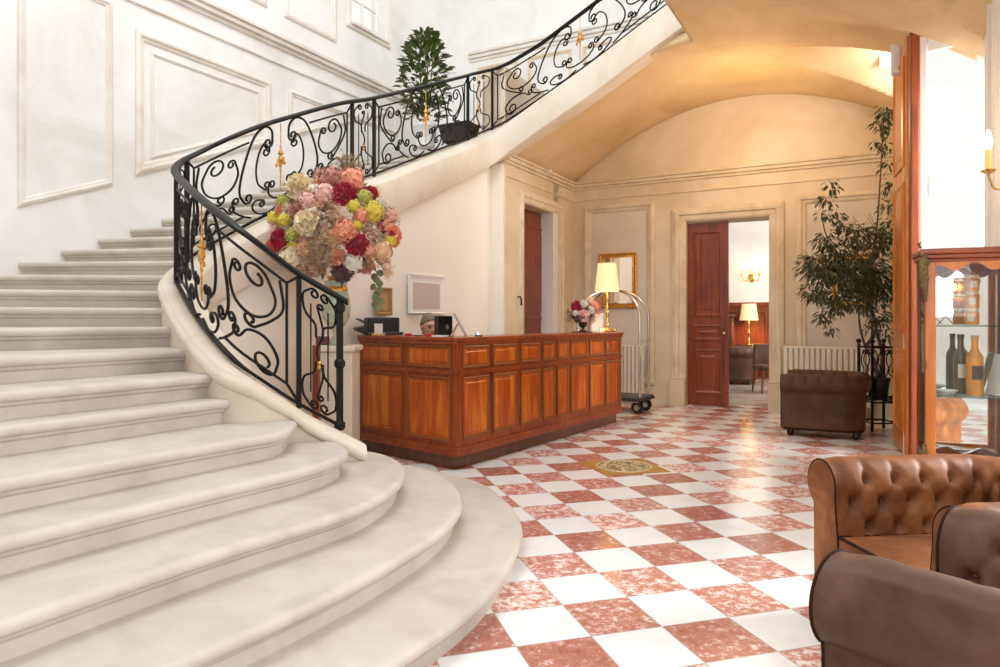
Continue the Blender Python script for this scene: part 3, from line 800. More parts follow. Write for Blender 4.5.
# the panels of the long front have uneven widths, as in the photograph's row of eight
u_ = [93,202,219,316,334,414,427,477,487,534,544,612,623,683,690,742]
def front_x(zpx):      # zoomed column -> metres along the front
    px = 440+zpx/4.17; t = (px-500)/FOC
    return (t*C0.y-C0.x)/(e1.x-t*e1.y)
for i in range(8):
    x0, x1 = front_x(u_[2*i]), front_x(u_[2*i+1])
    cpanel(C0, e1, -in1, x0, x1, .26, .80, 'lower_panel'); cpanel(C0, e1, -in1, x0, x1, .88, 1.075, 'upper_panel')
def left_x(px):
    t = (px-500)/FOC; return (t*C0.y-C0.x)/(e2.x-t*e2.y)
for a, b in ((403,361.5),(451,408)):
    x0, x1 = left_x(b), left_x(a); x0, x1 = min(x0,x1), max(x0,x1)
    cpanel(C0, e2, -in2, x0, x1, .24, .80, 'lower_panel'); cpanel(C0, e2, -in2, x0, x1, .88, 1.075, 'upper_panel')
for (P0, ex, out, LL) in ((C0,e1,-in1,L1),(C0,e2,-in2,L2)):
    for z0,z1,d in ((.12,.20,.014),(.825,.86,.012),(CH-.065,CH-.035,.018)):
        mb = MB(); p = [P0+ex*-.005, P0+ex*LL, P0+ex*LL+out*d, P0+ex*-.005+out*d]
        mb.hexa([q+Vector((0,0,z0)) for q in p]+[q+Vector((0,0,z1)) for q in p])
        cb(mb, 'rail_molding', M['woodx'], smooth=0, bevel=.004)
def ctop(px, Y, dz=0.0):        # a spot on the countertop in this sight line
    return Vector(((px-500)/FOC*Y, Y, CH+dz))

def cl(px, d):         # spot on the short leg, d metres in from its outer edge
    t = (px-500)/FOC; P0 = C0+in2*d; k = (t*P0.y-P0.x)/(e2.x-t*e2.y); q = P0+e2*k; return Vector((q.x,q.y,CH))
def cfr(px, d):        # spot on the long leg
    t = (px-500)/FOC; P0 = C0+in1*d; k = (t*P0.y-P0.x)/(e1.x-t*e1.y); q = P0+e1*k; return Vector((q.x,q.y,CH))

# ------------------------------------------------------------------ things on the counter
p = cl(377, .16); pr = thing('receipt_printer', 'black office printer with open trays at the left end of counter', 'printer', tuple(p), math.radians(25)); pr.scale = (.82,.72,1)
mb = MB(); mb.box(-.13,.26,-.10,.16,.012,.175); mb.build('body', M['black'], pr, bevel=.012)
mb = MB(); mb.hexa([Vector(q) for q in ((-.27,-.12,.05),(-.12,-.12,.0),(-.12,.10,.0),(-.27,.10,.05),(-.27,-.12,.075),(-.12,-.12,.10),(-.12,.10,.10),(-.27,.10,.075))]); mb.build('paper_tray', M['black'], pr, bevel=.006)
mb = MB(); mb.hexa([Vector(q) for q in ((-.24,-.05,.155),(-.12,-.05,.11),(-.12,.12,.11),(-.24,.12,.155),(-.24,-.05,.168),(-.12,-.05,.128),(-.12,.12,.128),(-.24,.12,.168))]); mb.build('lid', M['darkgrey'], pr, bevel=.003)
mb = MB(); mb.box(-.14,.30,-.13,.17,0,.03); mb.build('base', M['darkgrey'], pr, bevel=.006)
p = cl(378.5, .025); t = thing('card_stand', 'white card in a pale wooden stand in front of black printer', 'card stand', tuple(p), math.radians(-10))
mb = MB(); mb.box(-.06,.06,-.025,.025,0,.02); mb.build('base', M['maple'], t, bevel=.003)
mb = MB(); mb.box(-.042,.042,-.003,.003,.012,.115); mb.build('card', M['paper'], t)
for px, Y, lab in ((408.5,.05,'small red box on counter, the one nearer the black printer'),(428.5,.05,'small red box on counter below the face of the seated man')):
    p = cl(px, Y); t = tag(MB().box(-.033,.033,-.02,.02,0,.025).build('red_box', M['red'], bevel=.004), lab, 'box', 'red boxes on the counter'); t.location = p; t.rotation_euler.z = math.radians(-40)
p = cl(417.5, .05); t = tag(MB().box(-.05,.05,-.012,.012,0,.012).build('black_pen_tray', M['black'], bevel=.003), 'flat black tray lying between two small red boxes on counter', 'tray'); t.location = p; t.rotation_euler.z = math.radians(-40)
p = cl(440, .07); mb = MB()
for i in range(5): mb.box(-.07+.003*(i%2),.07+.003*(i%2),-.035,.035,.003*i,.003*i+.0025)
t = tag(mb.build('paper_stack', M['paper'], smooth=0), 'low stack of white paper on counter in front of the man', 'paper'); t.location = p; t.rotation_euler.z = math.radians(-35)
# black screen seen from its back edge
p = cl(443.5, .20); t = thing('monitor', 'black computer screen on counter hiding half of the man\'s face', 'monitor', tuple(p), math.radians(52))
mb = MB(); mb.box(-.105,.105,-.02,.02,.012,.19); mb.build('screen', M['black'], t, bevel=.010)
mb = MB(); mb.box(-.075,.075,-.06,.06,0,.012); mb.box(-.02,.02,-.012,.012,.01,.07); mb.build('stand', M['black'], t, bevel=.004)
mb = MB(); mb.lathe([(.022,0),(.022,.004),(.012,.006)], n=16, T=Matrix.Translation((.03,-.016,.085)) @ Matrix.Rotation(PI/2,4,'X')); mb.build('badge', M['steel'], t)
p = cfr(461.5, .19); t = thing('tablet', 'grey tablet leaning on a wooden prop on counter, seen edge on', 'tablet', tuple(p), math.radians(0))
mb = MB(); T = Matrix.Translation((.045,0,.005)) @ Matrix.Rotation(math.radians(-29),4,'Y'); mb.box(-.006,.006,-.13,.10,0,.235,T); mb.build('slab', M['steel'], t, bevel=.004)
mb = MB(); T = Matrix.Translation((-.095,0,0)) @ Matrix.Rotation(math.radians(27),4,'Y'); mb.box(-.008,.008,-.03,.05,0,.13,T); mb.build('prop', M['maple'], t, bevel=.003)
p = cfr(478.5, .08); t = thing('desk_bell', 'small silver desk bell with dark base on counter corner', 'bell', tuple(p))
mb = MB(); mb.lathe([(.036,0),(.036,.008),(.030,.012)], n=20); mb.build('base', M['black'], t)
mb = MB(); mb.lathe([(.033,.012),(.031,.022),(.024,.033),(.012,.039),(.004,.041),(.004,.048),(.001,.05)], n=20); mb.build('dome', M['chrome'], t)

# ------------------------------------------------------------------ flowers
rnd = random.Random(4)
def frame_to(d):
    d = Vector(d).normalized(); u = d.orthogonal().normalized(); v = d.cross(u); return Matrix((u,v,d)).transposed()
def petal(mb, T, L, W, cup, n=4):
    rows = []
    for i in range(n+1):
        f = i/n; ww = W*math.sin(PI*(.12+.8*f))*.5+W*.06; z = L*f
        rows.append([T @ Vector((-ww, cup*f*f - .12*W, z)), T @ Vector((0, cup*f*f*1.15, z)), T @ Vector((ww, cup*f*f - .12*W, z))])
    mb.rings(rows, False, False)
def peony(r, rn, n=46, tight=.5):
    """blossom around +z, made of overlapping cupped petals"""
    mb = MB(); mb.ball((0,0,.05*r), r*.55, 10, (1,1,.9))
    for i in range(n):
        f = (i+.5)/n; th = math.acos(1-1.25*f); ph = i*2.39996
        d = Vector((math.sin(th)*math.cos(ph), math.sin(th)*math.sin(ph), math.cos(th)))
        F = frame_to((d + Vector((0,0,.7*(1-f))) + Vector([rn.uniform(-.25,.25) for _ in range(3)])).normalized())
        T = Matrix.Translation(d*r*.42) @ F.to_4x4() @ Matrix.Rotation(rn.uniform(0,2*PI),4,'Z')
        petal(mb, T, r*(.5+.18*f), r*.62, r*rn.uniform(-.15,.25), 3)
    return mb
def floret_ball(r, rn, n=130):
    mb = MB(); mb.ball((0,0,0), r*.66, 8)
    for i in range(n):
        z = 1-1.6*(i+.5)/n; ph = i*2.39996; q = math.sqrt(max(0,1-z*z))
        d = Vector((q*math.cos(ph), q*math.sin(ph), z)); T = Matrix.Translation(d*r*rn.uniform(.72,1.0)) @ frame_to(d+Vector([rn.uniform(-.4,.4) for _ in range(3)])).to_4x4()
        w_ = r*.19
        for k in range(4):
            a = k*PI/2+rn.uniform(-.2,.2); c = Vector((math.cos(a),math.sin(a),0)); s_ = Vector((-c.y,c.x,0))
            mb.add([T@Vector((0,0,0)), T@(c*w_*.6+s_*w_*.45+Vector((0,0,.15*w_))), T@(c*w_*1.25+Vector((0,0,.02*w_))), T@(c*w_*.6-s_*w_*.45+Vector((0,0,.15*w_)))], [(0,1,2,3)])
    return mb
def spray(r, rn, n=110):
    """airy dried filler: thin twigs with tiny tufts"""
    mb = MB()
    for i in range(26):
        d = Vector([rn.gauss(0,.7),rn.gauss(0,.7),abs(rn.gauss(.6,.5))]).normalized(); e = d*r*rn.uniform(.7,1.15)
        mb.tube([(0,0,-r*.3), tuple(e*.5+Vector((0,0,.03*r))), tuple(e)], r*.012, 3)
        for k in range(n//26+2):
            c = e*rn.uniform(.45,1.0)+Vector([rn.gauss(0,.10*r) for _ in range(3)])
            T = Matrix.Translation(c) @ frame_to(Vector([rn.gauss(0,1) for _ in range(3)])+d*1.5).to_4x4(); w_ = r*rn.uniform(.07,.13)
            for q in range(3):
                a = q*2.1; cc = Vector((math.cos(a),math.sin(a),.3)); ss_ = Vector((-cc.y,cc.x,0))
                mb.add([T@Vector((0,0,0)),T@(cc*w_*.6+ss_*w_*.4),T@(cc*w_*1.2),T@(cc*w_*.6-ss_*w_*.4)],[(0,1,2,3)])
    return mb
KIT = {}
def blossom(kind, color, parent, loc, dirv, r):
    key = (kind, color, rnd.randrange(2))
    if key not in KIT:
        rn = random.Random(hash(kind)%7 + len(KIT)*13)
        mb = {'peony':peony,'hydrangea':floret_ball,'dried_spray':spray}[kind](1.0, random.Random(len(KIT)*13+5)) if kind != 'rosebud' else peony(1.0, random.Random(len(KIT)+50), 18)
        o = mb.build(kind, P[color], parent, 60); KIT[key] = o.data
    else:
        o = bpy.data.objects.new(kind, KIT[key]); COL.objects.link(o); o.parent = parent
    o.matrix_local = Matrix.Translation(loc) @ (frame_to(dirv) @ Matrix.Rotation(rnd.uniform(0,6.28),3,'Z')).to_4x4() @ Matrix.Diagonal((r,r,r,1))
    return o
def leafblade(mb, base, d, L, W, rn, droop=.2):
    d = Vector(d).normalized(); sd = d.cross(Vector((rn.uniform(-.4,.4),rn.uniform(-.4,.4),1)))
    if sd.length < .05: sd = d.orthogonal()
    sd.normalize(); nn = sd.cross(d); base = Vector(base)
    a = base; m1 = base+d*L*.35; m2 = base+d*L*.7-Vector((0,0,droop*L*.25)); tip = base+d*L-Vector((0,0,droop*L*.7))
    mb.add([a, m1+sd*W*.5+nn*W*.12, m1, m1-sd*W*.5+nn*W*.12, m2+sd*W*.38+nn*W*.1, m2, m2-sd*W*.38+nn*W*.1, tip],
           [(0,2,1),(0,3,2),(1,2,5,4),(2,3,6,5),(4,5,7),(5,6,7)])
FY0 = 6.02; FC = Vector(((336-500)/FOC*FY0, FY0, EYE+(320-230)*FY0/FOC)); SC = FY0/FOC
ped = thing('pedestal', 'pale square pedestal behind the foot of stair railing under the glass vase', 'pedestal', (FC.x+.005,FC.y,0))
mb = MB(); mb.box(-.17,.17,-.17,.17,.12,1.03); mb.build('shaft', M['curbstone'], ped, bevel=.01)
mb = MB(); mb.box(-.19,.19,-.19,.19,0,.12); mb.build('base', M['curbstone'], ped, bevel=.015)
mb = MB(); mb.box(-.195,.195,-.195,.195,1.03,1.08); mb.build('cap', M['curbstone'], ped, bevel=.012)
fa = thing('flower_arrangement', 'huge round bouquet of pink, crimson and yellow flowers in tall vase behind the railing', 'bouquet', (FC.x,FC.y,1.08))
fo = Vector((FC.x,FC.y,1.08))
mb = MB(); mb.lathe([(.085,0),(.09,.015),(.05,.04),(.028,.09),(.035,.13),(.075,.17),(.115,.24),(.125,.32),(.118,.40),(.10,.47),(.092,.52),(.10,.56),(.09,.56),(.082,.52)], n=28); mb.build('vase', M['vaseglass'], fa, 50)
mb = MB(); mb.lathe([(.085,.46),(.10,.465),(.104,.50),(.085,.52),(.06,.55),(.075,.60),(.05,.60)], n=24); mb.build('gilt_collar', M['gilt'], fa, 50)
BL = [(222,112,50,'cream','peony'),(295,125,17,'white','rosebud'),(350,80,45,'mauve','hydrangea'),(430,85,50,'coral','hydrangea'),(505,138,30,'crimson','peony'),(412,150,44,'crimson','peony'),
 (340,150,38,'pink','hydrangea'),(272,178,32,'pink','hydrangea'),(155,170,25,'lime','hydrangea'),(115,238,28,'yellow','hydrangea'),(168,250,26,'yellow','hydrangea'),(143,205,20,'salmon','peony'),
 (225,205,34,'mauve','dried_spray'),(270,268,46,'cream','peony'),(390,230,52,'tan','dried_spray'),(450,200,27,'yellow','hydrangea'),(488,160,30,'lime','hydrangea'),(522,215,40,'yellow','hydrangea'),
 (145,325,36,'crimson','peony'),(95,345,30,'red','hydrangea'),(207,325,16,'white','rosebud'),(210,310,25,'lime','hydrangea'),(255,367,27,'peach','peony'),(190,402,46,'cream','hydrangea'),(420,298,46,'coral','hydrangea'),
 (460,350,42,'crimson','peony'),(360,330,30,'peach','peony'),(318,360,62,'brown','dried_spray'),(465,275,20,'yellow','hydrangea'),(520,300,46,'tan','dried_spray'),(580,325,24,'yellow','hydrangea'),(585,298,13,'crimson','peony'),
 (548,370,42,'peach','hydrangea'),(492,425,32,'olive','dried_spray'),(550,432,44,'peach','dried_spray'),(440,420,38,'white','hydrangea'),(385,400,32,'salmon','peony'),(395,455,42,'plum','hydrangea'),(292,405,36,'olive','dried_spray'),
 (330,430,48,'brown','dried_spray'),(578,225,36,'pink','dried_spray'),(240,440,30,'tan','dried_spray'),(120,280,30,'pink','dried_spray'),(300,60,34,'tan','dried_spray'),(560,260,32,'salmon','dried_spray'),(300,235,26,'tan','dried_spray'),
 (340,290,30,'tan','dried_spray'),(180,200,22,'cream','dried_spray'),(320,200,24,'peach','dried_spray'),(480,235,28,'coral','hydrangea'),(505,370,26,'salmon','hydrangea'),(245,150,20,'pink','dried_spray'),(390,100,26,'salmon','dried_spray')]
RXE, RZE = .60, .56
def from_px(zx, zy, r, front=1):
    dx = (zx-338)/3.924*SC; dz = -(zy-270)/3.924*SC; q = 1-(dx/RXE)**2-(dz/RZE)**2
    dy = -front*.46*math.sqrt(max(q,.02)); return Vector((dx,dy,dz))
ctr = Vector((0,0,FC.z-1.08))
for zx, zy, r, c, kind in BL:
    d = from_px(zx, zy, r); rr = r/3.924*SC*(1.05 if kind != 'dried_spray' else .95)
    blossom(kind, c, fa, ctr + d*.93, Vector((d.x*.9, d.y*1.2-.05, d.z)), rr)
cols = ['cream','coral','pink','tan','peach','yellow','crimson','brown','white','mauve']
for i in range(34):      # the side turned away
    z = 1-1.75*(i+.5)/34; ph = i*2.39996; q = math.sqrt(max(0,1-z*z)); d = Vector((q*math.cos(ph)*.50, abs(q*math.sin(ph))*.44, z*.48))
    blossom(['peony','hydrangea','dried_spray'][i%3], cols[i%10], fa, ctr+d*.95, d, rnd.uniform(.07,.11))
for i in range(12):      # inner filler
    d = Vector([rnd.gauss(0,.2) for _ in range(3)]); blossom('dried_spray', ['brown','olive','tan'][i%3], fa, ctr+d, Vector((d.x,d.y-.1,d.z+.05)), .14)
mb = MB()
for i in range(60):
    d = Vector([rnd.gauss(0,1) for _ in range(3)]).normalized(); b = ctr+Vector((d.x*.40,d.y*.36,d.z*.38)); leafblade(mb, b, d+Vector((0,0,-.2)), rnd.uniform(.10,.2), .05, rnd)
mb.build('foliage', M['leaf'], fa, 0)
mb = MB(); st = ctr + from_px(520,455,20)*.9
tw = [st, st+Vector((.02,-.03,-.08)), st+Vector((.025,-.035,-.2)), st+Vector((.02,-.035,-.30))]
mb.tube(tw, .003, 4)
for i in range(11):
    f = i/10; b = tw[0].lerp(tw[3], f); a = i*2.4; dd = Vector((math.cos(a),math.sin(a)*.6-.3,-.3)); T = Matrix.Translation(b+dd*.035) @ frame_to(Vector((dd.x*.5,-1,.2))).to_4x4()
    mb.lathe([(.001,0),(.02,.001),(.032,-.003),(.02,-.004)], n=10, T=T)
mb.build('eucalyptus_sprig', M['eucal'], fa, 40)

# small bouquet near the far end of the counter
p = cfr(583, .17); t = thing('flower_bouquet', 'small round bouquet in a dark urn at far end of counter beside the lamp', 'bouquet', tuple(p))
mb = MB(); mb.box(-.13,.11,-.09,.09,0,.012); mb.build('tray', M['darkwood'], t, bevel=.004)
mb = MB(); mb.lathe([(.05,.012),(.052,.022),(.02,.035),(.017,.055),(.05,.085),(.06,.12),(.052,.125),(.03,.11)], n=20); mb.build('urn', M['urn'], t, 50)
S2 = 8.35/FOC/7.41
for zx, zy, r, c, kind in ((188,410,38,'crimson','peony'),(240,400,30,'white','peony'),(290,370,34,'peach','hydrangea'),(325,410,42,'coral','hydrangea'),(185,462,24,'white','peony'),(240,480,40,'pink','peony'),(292,440,26,'white','peony'),
    (310,500,36,'peach','dried_spray'),(150,500,36,'olive','dried_spray'),(200,505,30,'plum','hydrangea'),(140,450,28,'olive','dried_spray'),(345,460,26,'salmon','dried_spray'),(262,430,22,'plum','dried_spray'),(280,525,30,'tan','dried_spray'),(215,360,26,'tan','dried_spray'),(345,385,26,'brown','dried_spray')):
    dx = (zx-243)*S2; dz = (460-zy)*S2; q = 1-(dx/.17)**2-(dz/.15)**2; d = Vector((dx,-.12*math.sqrt(max(q,.05)),dz)); blossom(kind, c, t, Vector((0,0,.235))+d, d+Vector((0,-.02,0)), r*S2*1.08)
for i in range(14):
    ph = i*2.4; z = 1-1.6*(i+.5)/14; q = math.sqrt(max(0,1-z*z)); d = Vector((q*math.cos(ph)*.13, abs(q*math.sin(ph))*.12, z*.11)); blossom(['peony','hydrangea'][i%2], cols[i%10], t, Vector((0,0,.235))+d, d, .045)
mb = MB()
for i in range(26):
    a = rnd.uniform(0,6.28); leafblade(mb, (math.cos(a)*.05,math.sin(a)*.05,.17), (math.cos(a),math.sin(a),rnd.uniform(-.3,.6)), rnd.uniform(.1,.17), .04, rnd)
mb.build('foliage', M['leaf'], t, 0)

# lamps
def table_lamp(name, label, loc, k, group=None, shade_w=1.0):
    t = thing(name, label, 'lamp', loc, 0, group)
    mb = MB(); mb.lathe([(.075*k,0),(.078*k,.012*k),(.05*k,.025*k),(.022*k,.05*k),(.03*k,.075*k),(.018*k,.10*k),(.014*k,.16*k),(.024*k,.19*k),(.03*k,.22*k),(.016*k,.25*k),(.013*k,.34*k),(.022*k,.37*k),(.012*k,.40*k),(.009*k,.48*k)], n=18); mb.build('stem', M['brass'], t, 50)
    mb = MB(); z0, z1 = .44*k, .74*k; r0, r1 = .165*k*shade_w, .122*k*shade_w
    mb.lathe([(r0,z0),(r1,z1),(r1-.004,z1),(r0-.004,z0)], n=36); 
    mb.f = [f for f in mb.f if len(f) == 4]
    mb.build('lamp_shade', M['shade'], t, 50)
    mb = MB(); mb.tube([(r1*math.cos(a),r1*math.sin(a),z1-.012) for a in (0,PI)], .003, 4); mb.tube([(0,0,.46*k),(0,0,z1-.01)], .004, 6); mb.build('harp', M['brass'], t)
    mb = MB(); mb.ball((0,0,.56*k), .028, 12); mb.build('bulb', M['bulb'], t)
    return t
lp = cfr(607, .12); lampA = table_lamp('table_lamp', 'lit brass lamp with cream shade standing on far end of counter', tuple(lp), 1.17, None, .80)
p = cfr(597.5, .24); t = thing('picture_stand', 'white framed photo stand on counter between small bouquet and lamp', 'picture stand', tuple(p), math.radians(-12))
mb = MB(); T = Matrix.Rotation(math.radians(-8),4,'X')
mb.rings([[T@Vector((x,-dd,z)) for x,z in offset_poly(rect(-.075,.075,0,.235),o)] for o,dd in ((0,-.008),(0,.012),(.02,.012),(.02,.004))],True,False); mb.build('frame', M['white'], t, 0)
mb = MB(); mb.box(-.057,.057,-.004,.004,.018,.217,T); mb.build('print', M['paper'], t, 0)
p = cfr(602.5, .06); t = thing('candle_holder', 'small glass candle holder with glowing candle in front of photo stand', 'candle', tuple(p))
mb = MB(); mb.lathe([(.03,0),(.034,.01),(.036,.07),(.032,.07),(.03,.012)], n=18); mb.build('glass_cup', M['glass'], t)
mb = MB(); mb.lathe([(.024,.012),(.024,.045),(.002,.047)], n=14); mb.build('wax', plain('glowing_wax', (.9,.6,.3), .5, emit=(1,.6,.2), es=2.5), t)
p = cfr(615, .025); t = tag(MB().lathe([(.02,0),(.024,.01),(.016,.03),(.018,.04),(.006,.045)], n=14).build('small_ornament', M['brass']), 'tiny brass ornament on counter at the foot of lamp', 'ornament'); t.location = p

# ------------------------------------------------------------------ framed notices on the stair wall
def on_stairwall(px, y):      # outer face of the wall below the far flight
    b, z = ona(px, y, -4.585); return b, z
def wall_thing_frame(name, label, cat, pf, u0, u1, z0, z1, fw, fd, fm, inner, inner_name):
    c = pf((u0+u1)/2, z0, 0); t = thing(name, label, cat, tuple(c)); inv = Matrix.Translation(-c)
    mb = MB(); mb.rings([[inv@pf(u,z,d) for u, z in offset_poly(rect(u0,u1,z0,z1),o)] for o, d in ((0,0),(0,fd*.8),(fw*.25,fd),(fw*.6,fd*.55),(fw,fd*.7),(fw,.004))], True, False); mb.build('frame', fm, t, 20)
    mb = MB(); q = [(u0+fw*.9,z0+fw*.9),(u1-fw*.9,z0+fw*.9),(u1-fw*.9,z1-fw*.9),(u0+fw*.9,z1-fw*.9)]
    mb.hexa([inv@pf(u,z,.001) for u,z in q]+[inv@pf(u,z,fd*.3) for u,z in q]); mb.build(inner_name, inner, t, 0)
    return t
def pf_sw(u, z, d): return AB(-4.585+d, u, z)
u0, z1 = on_stairwall(408,273); u1, z0 = on_stairwall(444,314)
t = wall_thing_frame('notice_frame', 'white framed grey notice on pale wall behind the seated man', 'frame', pf_sw, u0,u1,z0,z1,.035,.02,M['white'],M['paper'],'mat_board')
v0, y1 = on_stairwall(412.5,282); v1, y0 = on_stairwall(439,309.5); c = pf_sw((u0+u1)/2, z0, 0)
mb = MB(); mb.hexa([pf_sw(u,z,.005)-c for u,z in rect(v0,v1,y0,y1)]+[pf_sw(u,z,.012)-c for u,z in rect(v0,v1,y0,y1)]); mb.build('printed_sheet', M['greypaper'], t, 0)
u0, z1 = on_stairwall(375,287); u1, z0 = on_stairwall(391,315)
wall_thing_frame('wall_frame', 'narrow golden wooden frame on pale wall, half hidden by hanging eucalyptus', 'frame', pf_sw, u0,u1,z0,z1,.05,.025,plain('dull_gold_wood', (.36,.20,.075), .5),plain('pale_brown_panel', (.48,.29,.13), .6),'panel')
# dark wooden post and stick behind the newel
c = WP(316.5, 400, 5.55); t = thing('wooden_post', 'slim dark red wooden post standing behind railing left of the pedestal', 'post', (c.x,c.y,0))
mb = MB(); mb.box(-.028,.028,-.028,.028,.0,1.10); mb.build('shaft', M['doorwood'], t, bevel=.006)
mb = MB(); mb.box(-.05,.05,-.05,.05,0,.05); mb.build('base', M['darkwood'], t, bevel=.01)
mb = MB(); mb.box(.0,.10,-.03,.03,1.10,1.17); mb.build('head', M['darkwood'], t, bevel=.008)

# ------------------------------------------------------------------ luggage cart
c = AB(-2.97,9.75); cc = WP(634,400,9.9); cx, cy = cc.x, cc.y
cart = thing('luggage_cart', 'chrome birdcage luggage cart standing by far wall behind the counter end', 'luggage cart', (cx-.29,cy+.05,0), -TH)
mb = MB(); mb.box(-.52,.52,-.27,.27,.19,.235); mb.build('deck', M['darkgrey'], cart, bevel=.02)
mb = MB(); mb.box(-.535,.535,-.285,.285,.175,.20); mb.build('bumper', M['rubber'], cart, bevel=.01)
for sx in (-1,1):
    for sy in (-1,1):
        w_ = MB(); T = Matrix.Translation((sx*.42,sy*.2,.085)) @ Matrix.Rotation(PI/2,4,'X'); w_.lathe([(.02,-.025),(.075,-.025),(.085,-.012),(.085,.012),(.075,.025),(.02,.025)], n=22, T=T)
        wh = w_.build('wheel', M['rubber'], cart, 40)
        h_ = MB(); h_.lathe([(.0,-.029),(.04,-.029),(.04,.029),(.0,.029)], n=16, T=T); h_.build('hub', M['chrome'], wh)
        f_ = MB(); f_.box(sx*.42-.03,sx*.42+.03,sy*.2-.035,sy*.2+.035,.15,.18); f_.build('caster_fork', M['chrome'], cart, bevel=.006)
for k, (sx, sy) in enumerate(((1,1),(1,-1))):
    pts = []
    for i in range(25):
        t_ = i/24*PI; x = -math.cos(t_)*.46; y = -math.cos(t_)*.21*sy; z = 1.33+.40*math.sin(t_)
        pts.append((x,y,z))
    mb = MB(); mb.tube([(-.46,-.21*sy,.22)]+pts+[(.46,.21*sy,.22)], .019, 12); mb.build('hoop', M['chrome'], cart, 60)
for sx in (-1,1):
    mb = MB(); mb.tube([(sx*.46,-.21,1.0),(sx*.46,.21,1.0)], .013, 8); mb.build('side_bar', M['chrome'], cart, 60)
mb = MB(); mb.ball((0,0,1.75), .035, 14); mb.lathe([(.03,1.70),(.03,1.735)], n=12); mb.build('finial', M['chrome'], cart, 60)

# ------------------------------------------------------------------ mirrors on the far wall
def pf_mir(u, z, d): return AB(u, 10.488-d, z)
u0, z1 = onb(599.5,254,10.48); u1, z0 = onb(637,308,10.48)
wall_thing_frame('wall_mirror', 'gold framed mirror on far wall behind the lit counter lamp', 'mirror', pf_mir, u0,u1,z0,z1,.075,.04,M['gilt'],M['mirror'],'mirror_glass')
u0, z1 = onb(832,255,10.48); u1, z0 = onb(873,307,10.48)
wall_thing_frame('wall_mirror', 'gold framed mirror on far wall half hidden behind the ficus leaves', 'mirror', pf_mir, u0,u1,z0,z1,.075,.04,M['gilt'],M['mirror'],'mirror_glass')

# ------------------------------------------------------------------ radiators
def radiator(label, u0, u1, z1):
    c = AB((u0+u1)/2, 10.36, 0); t = thing('radiator', label, 'radiator', tuple(c), -TH)
    W2 = (u1-u0)/2; n = max(3, round(2*W2/.066)); mb = MB(); z0 = .14
    for i in range(n):
        x = -W2+2*W2*(i+.5)/n; w_ = W2/n*.74
        mb.box(x-w_,x+w_,-.055,.0,z0+.03,z1-.03)
    mb.build('fins', M['radiator'], t, bevel=.012)
    mb = MB(); mb.box(-W2,W2,-.04,.03,z0,z0+.04); mb.box(-W2,W2,-.045,.035,z1-.035,z1); mb.box(-W2,W2,-.01,.02,z0,z1); mb.build('header', M['radiator'], t, bevel=.008)
    for sx in (-1,1):
        f_ = MB(); f_.box(sx*W2*.85-.02,sx*W2*.85+.02,-.03,.03,0,z0+.01); f_.build('foot', M['radiator'], t, bevel=.005)
    v = MB(); v.tube([(-W2-.05,.02,.02),(-W2-.05,.0,z1-.02),(-W2,.0,z1-.03)], .012, 8); v.ball((-W2-.05,0,z1), .025, 10); v.build('valve_pipe', M['radiator'], t)
    return t
ru0, rz = onb(783,346,10.3); ru1 = onb(872,346,10.3)[0]
radiator('cream radiator on far wall behind the brown leather armchair', ru0, ru1, rz)
ru0 = onb(588,345,10.3)[0]; ru1, rz = onb(643,345,10.3)
radiator('cream radiator on far wall behind the luggage cart', ru0, ru1, rz)

